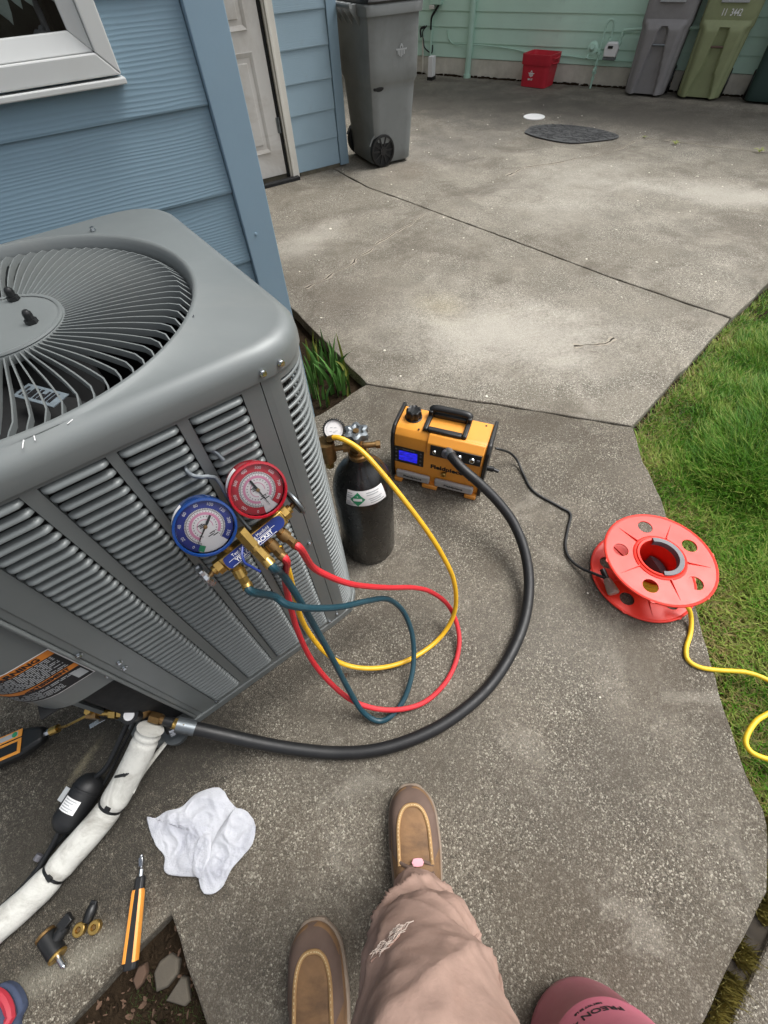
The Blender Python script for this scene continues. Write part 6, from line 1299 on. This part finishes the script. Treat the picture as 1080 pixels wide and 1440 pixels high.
def grass(name, N, lo, hi, m, label, thatch=False, region=None):
    X = rng.uniform(lo[0], hi[0], N * 2); Y = rng.uniform(lo[1], hi[1], N * 2)
    k = pipv(X, Y, region or LAWN); X, Y = X[k][:N], Y[k][:N]; n = len(X)
    D = sdist(X, Y, EDGE)
    nz = np.array([noise.noise(Vector((x * 3.1, y * 3.1, 0))) for x, y in zip(X, Y)]); nz2 = np.array([noise.noise(Vector((x * 9, y * 9, 5))) for x, y in zip(X, Y)])
    lush = np.clip((D - .05) / .30, 0, 1) * np.clip(.8 + .9 * nz, .15, 1.2)
    lush = lush * np.clip((X * .8 + Y * 1.2 - .66) / .65, .20, 1)     # thin and worn beside the reel, thicker further off
    keep = rng.random(n) < (np.clip(.26 + lush * 1.0, 0, 1) if not thatch else np.clip(1.15 - lush * 1.2, .04, 1) * np.clip(D / .03, .1, 1))
    X, Y, D, nz, nz2, lush = [q[keep] for q in (X, Y, D, nz, nz2, lush)]; n = len(X)
    if thatch: h = rng.uniform(.008, .035, n); lean = rng.uniform(.9, 2.6, n); wdt = rng.uniform(.0009, .0018, n)
    else: h = (.032 + .058 * lush) * rng.uniform(.6, 1.3, n); lean = rng.uniform(.3, 1.25, n); wdt = rng.uniform(.0010, .0020, n)
    A = rng.uniform(0, 2 * PI, n) if thatch else (nz * 5 + nz2 * 2.5 + rng.normal(0, 1.5, n) + 1.0)
    ca, sa = np.cos(A), np.sin(A); px, py = -sa, ca
    z0 = -.052
    S = (0, .38, .72, 1.0); Wk = (1, .95, .7, 0)
    V = []
    for s, wk in zip(S, Wk):
        o = lean * h * s ** 1.7; z = z0 + h * s * (1 - .25 * np.minimum(lean, 1.8) * s * .6)
        for sg in ((-1, 1) if wk else (0,)):
            V.append(np.stack([X + ca * o + sg * px * wdt * wk, Y + sa * o + sg * py * wdt * wk, z], 1))
    V = np.stack(V, 1); co = V.reshape(-1, 3)                        # 7 verts per blade
    base = (np.arange(n) * 7)[:, None]
    loops = np.concatenate([base + np.array([[0, 1, 3, 2]]), base + np.array([[2, 3, 5, 4]]), base + np.array([[4, 5, 6]])], 1).ravel()
    tot = np.tile([4, 4, 3], n); start = np.concatenate([[0], np.cumsum(tot)[:-1]])
    me = bpy.data.meshes.new(name); me.vertices.add(n * 7); me.vertices.foreach_set('co', co.ravel().astype(np.float32))
    me.loops.add(len(loops)); me.loops.foreach_set('vertex_index', loops.astype(np.int32)); me.polygons.add(len(tot)); me.polygons.foreach_set('loop_start', start.astype(np.int32)); me.polygons.foreach_set('loop_total', tot.astype(np.int32))
    me.update(); me.validate(); me.polygons.foreach_set('use_smooth', [True] * len(tot))
    at_ = me.attributes.new('tint', 'FLOAT', 'POINT'); tint = np.clip(.45 + .5 * nz2 + .35 * nz + rng.normal(0, .30, n) + (.0 if thatch else .40 * (1 - lush) - .08), 0, 1)
    at_.data.foreach_set('value', np.repeat(tint, 7).astype(np.float32))
    me.materials.append(m); o = bpy.data.objects.new(name, me); COL.objects.link(o); return tag(o, label, 'grass', None, 'stuff')
grass('lawn_grass', 200000, (.7, -.75), (2.7, .85), M['grass'], 'lush green lawn grass growing along the right side of the walkway')
grass('lawn_grass', 60000, (2.6, -.6), (3.9, 1.0), M['grass'], 'lawn grass further off beside the driveway slab')
grass('lawn_grass', 60000, (.45, -1.5), (2.4, -.75), M['grass'], 'lawn grass beside the far right walkway slab below the yellow cord')
grass('dry_grass', 60000, (.7, -.75), (2.7, .85), M['thatch'], 'dry matted grass and thatch along the walkway edge', True)
def litter(name, label, cat, region, N, m, size, z=-.05, bb=None):
    b = MB(); xs = [p[0] for p in region]; ys = [p[1] for p in region]; c = 0
    while c < N:
        x, y = random.uniform(min(xs), max(xs)), random.uniform(min(ys), max(ys))
        if not pip(x, y, region): continue
        c += 1; L = size * (.5 + random.random()); w = L * (.25 + .3 * random.random()); T = TR(x, y, z + .012 * random.random(), random.random() * 6.28, random.gauss(0, .35), random.gauss(0, .35))
        b.add([(-L, 0, 0), (-L * .4, -w, .3 * w), (L * .5, -w * .8, .2 * w), (L, 0, 0), (L * .5, w * .8, .25 * w), (-L * .4, w, .3 * w), (0, 0, -.05 * w)], [(0, 1, 6), (1, 2, 6), (2, 3, 6), (3, 4, 6), (4, 5, 6), (5, 0, 6)], T)
    return tag(b.build(name, m, smooth=0), label, cat, None, 'stuff')
BED = [(-.528, .125), (-.522, .03), (-.512, -.068), (-.50, -.68), (-.9, -.68), (-1.4, -.05), (-.76, .075), (-.645, .10)]
NEAR = [(-.528, .122), (-.522, .03), (-.512, -.068), (-.51, -.16), (-.85, -.10), (-.80, .06), (-.645, .10)]
litter('dead_leaves', 'brown dead leaves and bark bits in the soil patch beside the slab corner', 'leaf litter', NEAR, 190, M['deadleaf'], .0065)
litter('soil_debris', 'dark soil crumbs in the patch beside the slab corner', 'debris', NEAR, 420, M['soil'], .007)
MOSSREG = [(-.60, .07), (-.53, -.02), (-.52, -.3), (-.9, -.3), (-.85, .045)]
b = MB()
for k in range(5200):
    x, y = random.uniform(-.95, -.52), random.uniform(-.3, .07)
    if not pip(x, y, MOSSREG) or noise.noise(Vector((x * 14, y * 14, 2))) < -.02: continue
    h = .008 + .012 * random.random(); a = random.random() * 6.28; w = .0012; lx, ly = math.cos(a) * h * .6, math.sin(a) * h * .6
    b.add([(x - w, y, -.053), (x + w, y, -.053), (x + lx, y + ly, -.053 + h)], [(0, 1, 2)])
tag(b.build('moss', mat('green_moss', lin(62, 74, 28), .95, var=.5, scale=50), smooth=0), 'dark green moss growing in the soil patch beside the slab corner', 'moss', None, 'stuff')
ML = catmull([(.735, -.484, 0), (.70, -.487, 0), (.586, -.551, 0), (.443, -.571, 0), (.303, -.596, 0), (-.02, -.64, 0)], 20)
b = MB()
for k in range(5200):
    p = random.choice(ML); x, y = p.x + random.gauss(0, .012), p.y + random.gauss(0, .009)
    if noise.noise(Vector((x * 22, y * 22, 7))) < -.12: continue
    h = .010 + .02 * random.random(); a = random.random() * 6.28; w = .0014; l = random.random() * h * 1.1
    b.add([(x - w, y, -.018), (x + w, y + w, -.018), (x + math.cos(a) * l, y + math.sin(a) * l, -.018 + h)], [(0, 1, 2)])
tag(b.build('joint_moss', M['moss'], smooth=0), 'yellow green moss growing in the joint between the walkway slabs', 'moss', None, 'stuff')
struct(MB().prism([(.722, -.470), (.58, -.53), (.3, -.57), (-.3, -.64), (-.3, -.70), (.3, -.62), (.60, -.575), (.732, -.505)], -.052, -.019).build('joint_dirt', M['joint'], smooth=0))
for i, (x, y, z, rz, poly, lb) in enumerate(((-.570, .048, -.040, .2, [(-.030, -.012), (-.022, .018), (-.004, .026), (.020, .020), (.030, -.002), (.016, -.020), (-.010, -.022)], 'larger flat grey stone in the soil patch beside the wand end'), (-.560, .004, -.044, .5, [(-.022, .016), (.022, .012), (.026, .0), (.004, -.030), (-.008, -.026)], 'pointed grey brown stone lying below the flat stone in the soil patch'), (-.622, .072, -.040, .7, [(-.020, -.006), (-.010, .010), (.012, .012), (.022, .0), (.010, -.012), (-.008, -.012)], 'reddish stone at the lower end of the orange wand'))):
    rr = []
    for zz_, k in ((-.010, .9), (.0, 1.0), (.008, .97), (.012, .84)): rr.append([(px * k + .001 * math.sin(9 * px + i), py * k, zz_ + (.004 * px / .03 if zz_ > .005 else 0)) for px, py in poly])
    o = MB().loft(rr).build('stone', M['stone'] if i < 2 else M['deadleaf'], None, smooth=25, bevel=.0015); o.matrix_basis = TR(x, y, z, rz, .12 * (i - 1), .1); tag(o, lb, 'stone', 'stones in the soil patch')
# small weeds in the driveway cracks
for x, y, s, lb in ((4.66, 2.66, .05, 'small yellow green weed growing in the driveway crack beyond the mat'), (4.62, 2.95, .03, 'tiny weed tuft at the near end of the long driveway crack'), (4.98, 2.11, .06, 'green weed at the right photo edge of the driveway')):
    w_ = root('weed', lb, 'weed', x, y, 0, 0, 'weeds in the driveway cracks')
    for k in range(9):
        a = 6.28 * k / 9 + random.random(); b = MB(); L = s * (.6 + .5 * random.random())
        b.add([(0, 0, .0), (L * .5 * math.cos(a - .25), L * .5 * math.sin(a - .25), L * .45), (L * math.cos(a), L * math.sin(a), L * .4), (L * .5 * math.cos(a + .25), L * .5 * math.sin(a + .25), L * .45)], [(0, 1, 2, 3)]); b.build('leaf', M['leaf2'], w_)
# pale petals and chips blown over the concrete
b = MB()
for k in range(140):
    x, y = random.uniform(.8, 4.8), random.uniform(1.0, 4.8)
    if pip(x, y, LAWN) : continue
    s = .003 + .006 * random.random() * (1 + (random.random() < .1)); b.prism([(s * math.cos(a) * (.6 + .5 * random.random()), s * .7 * math.sin(a)) for a in np.linspace(0, 6.28, 6, endpoint=False)], .0012, .003, TR(x, y, 0, random.random() * 6))
for k in range(3):
    x, y = random.uniform(.3, 1.0), random.uniform(-.4, .9)
    s = .0025 + .003 * random.random(); b.prism([(s * math.cos(a) * (.6 + .5 * random.random()), s * .7 * math.sin(a)) for a in np.linspace(0, 6.28, 6, endpoint=False)], .0012, .003, TR(x, y, 0, random.random() * 6))
tag(b.build('petals', M['petal'], smooth=0), 'pale fallen petals and chips scattered over the driveway', 'petals', None, 'stuff')
o = MB().prism([(.012, 0), (.004, .008), (-.012, .003), (-.008, -.006)], .001, .004).build('bark_chip', M['deadleaf'], None, smooth=0); o.matrix_basis = TR(.045, .355, 0, .4); tag(o, 'reddish bark chip lying on the concrete left of the red hose', 'chip')
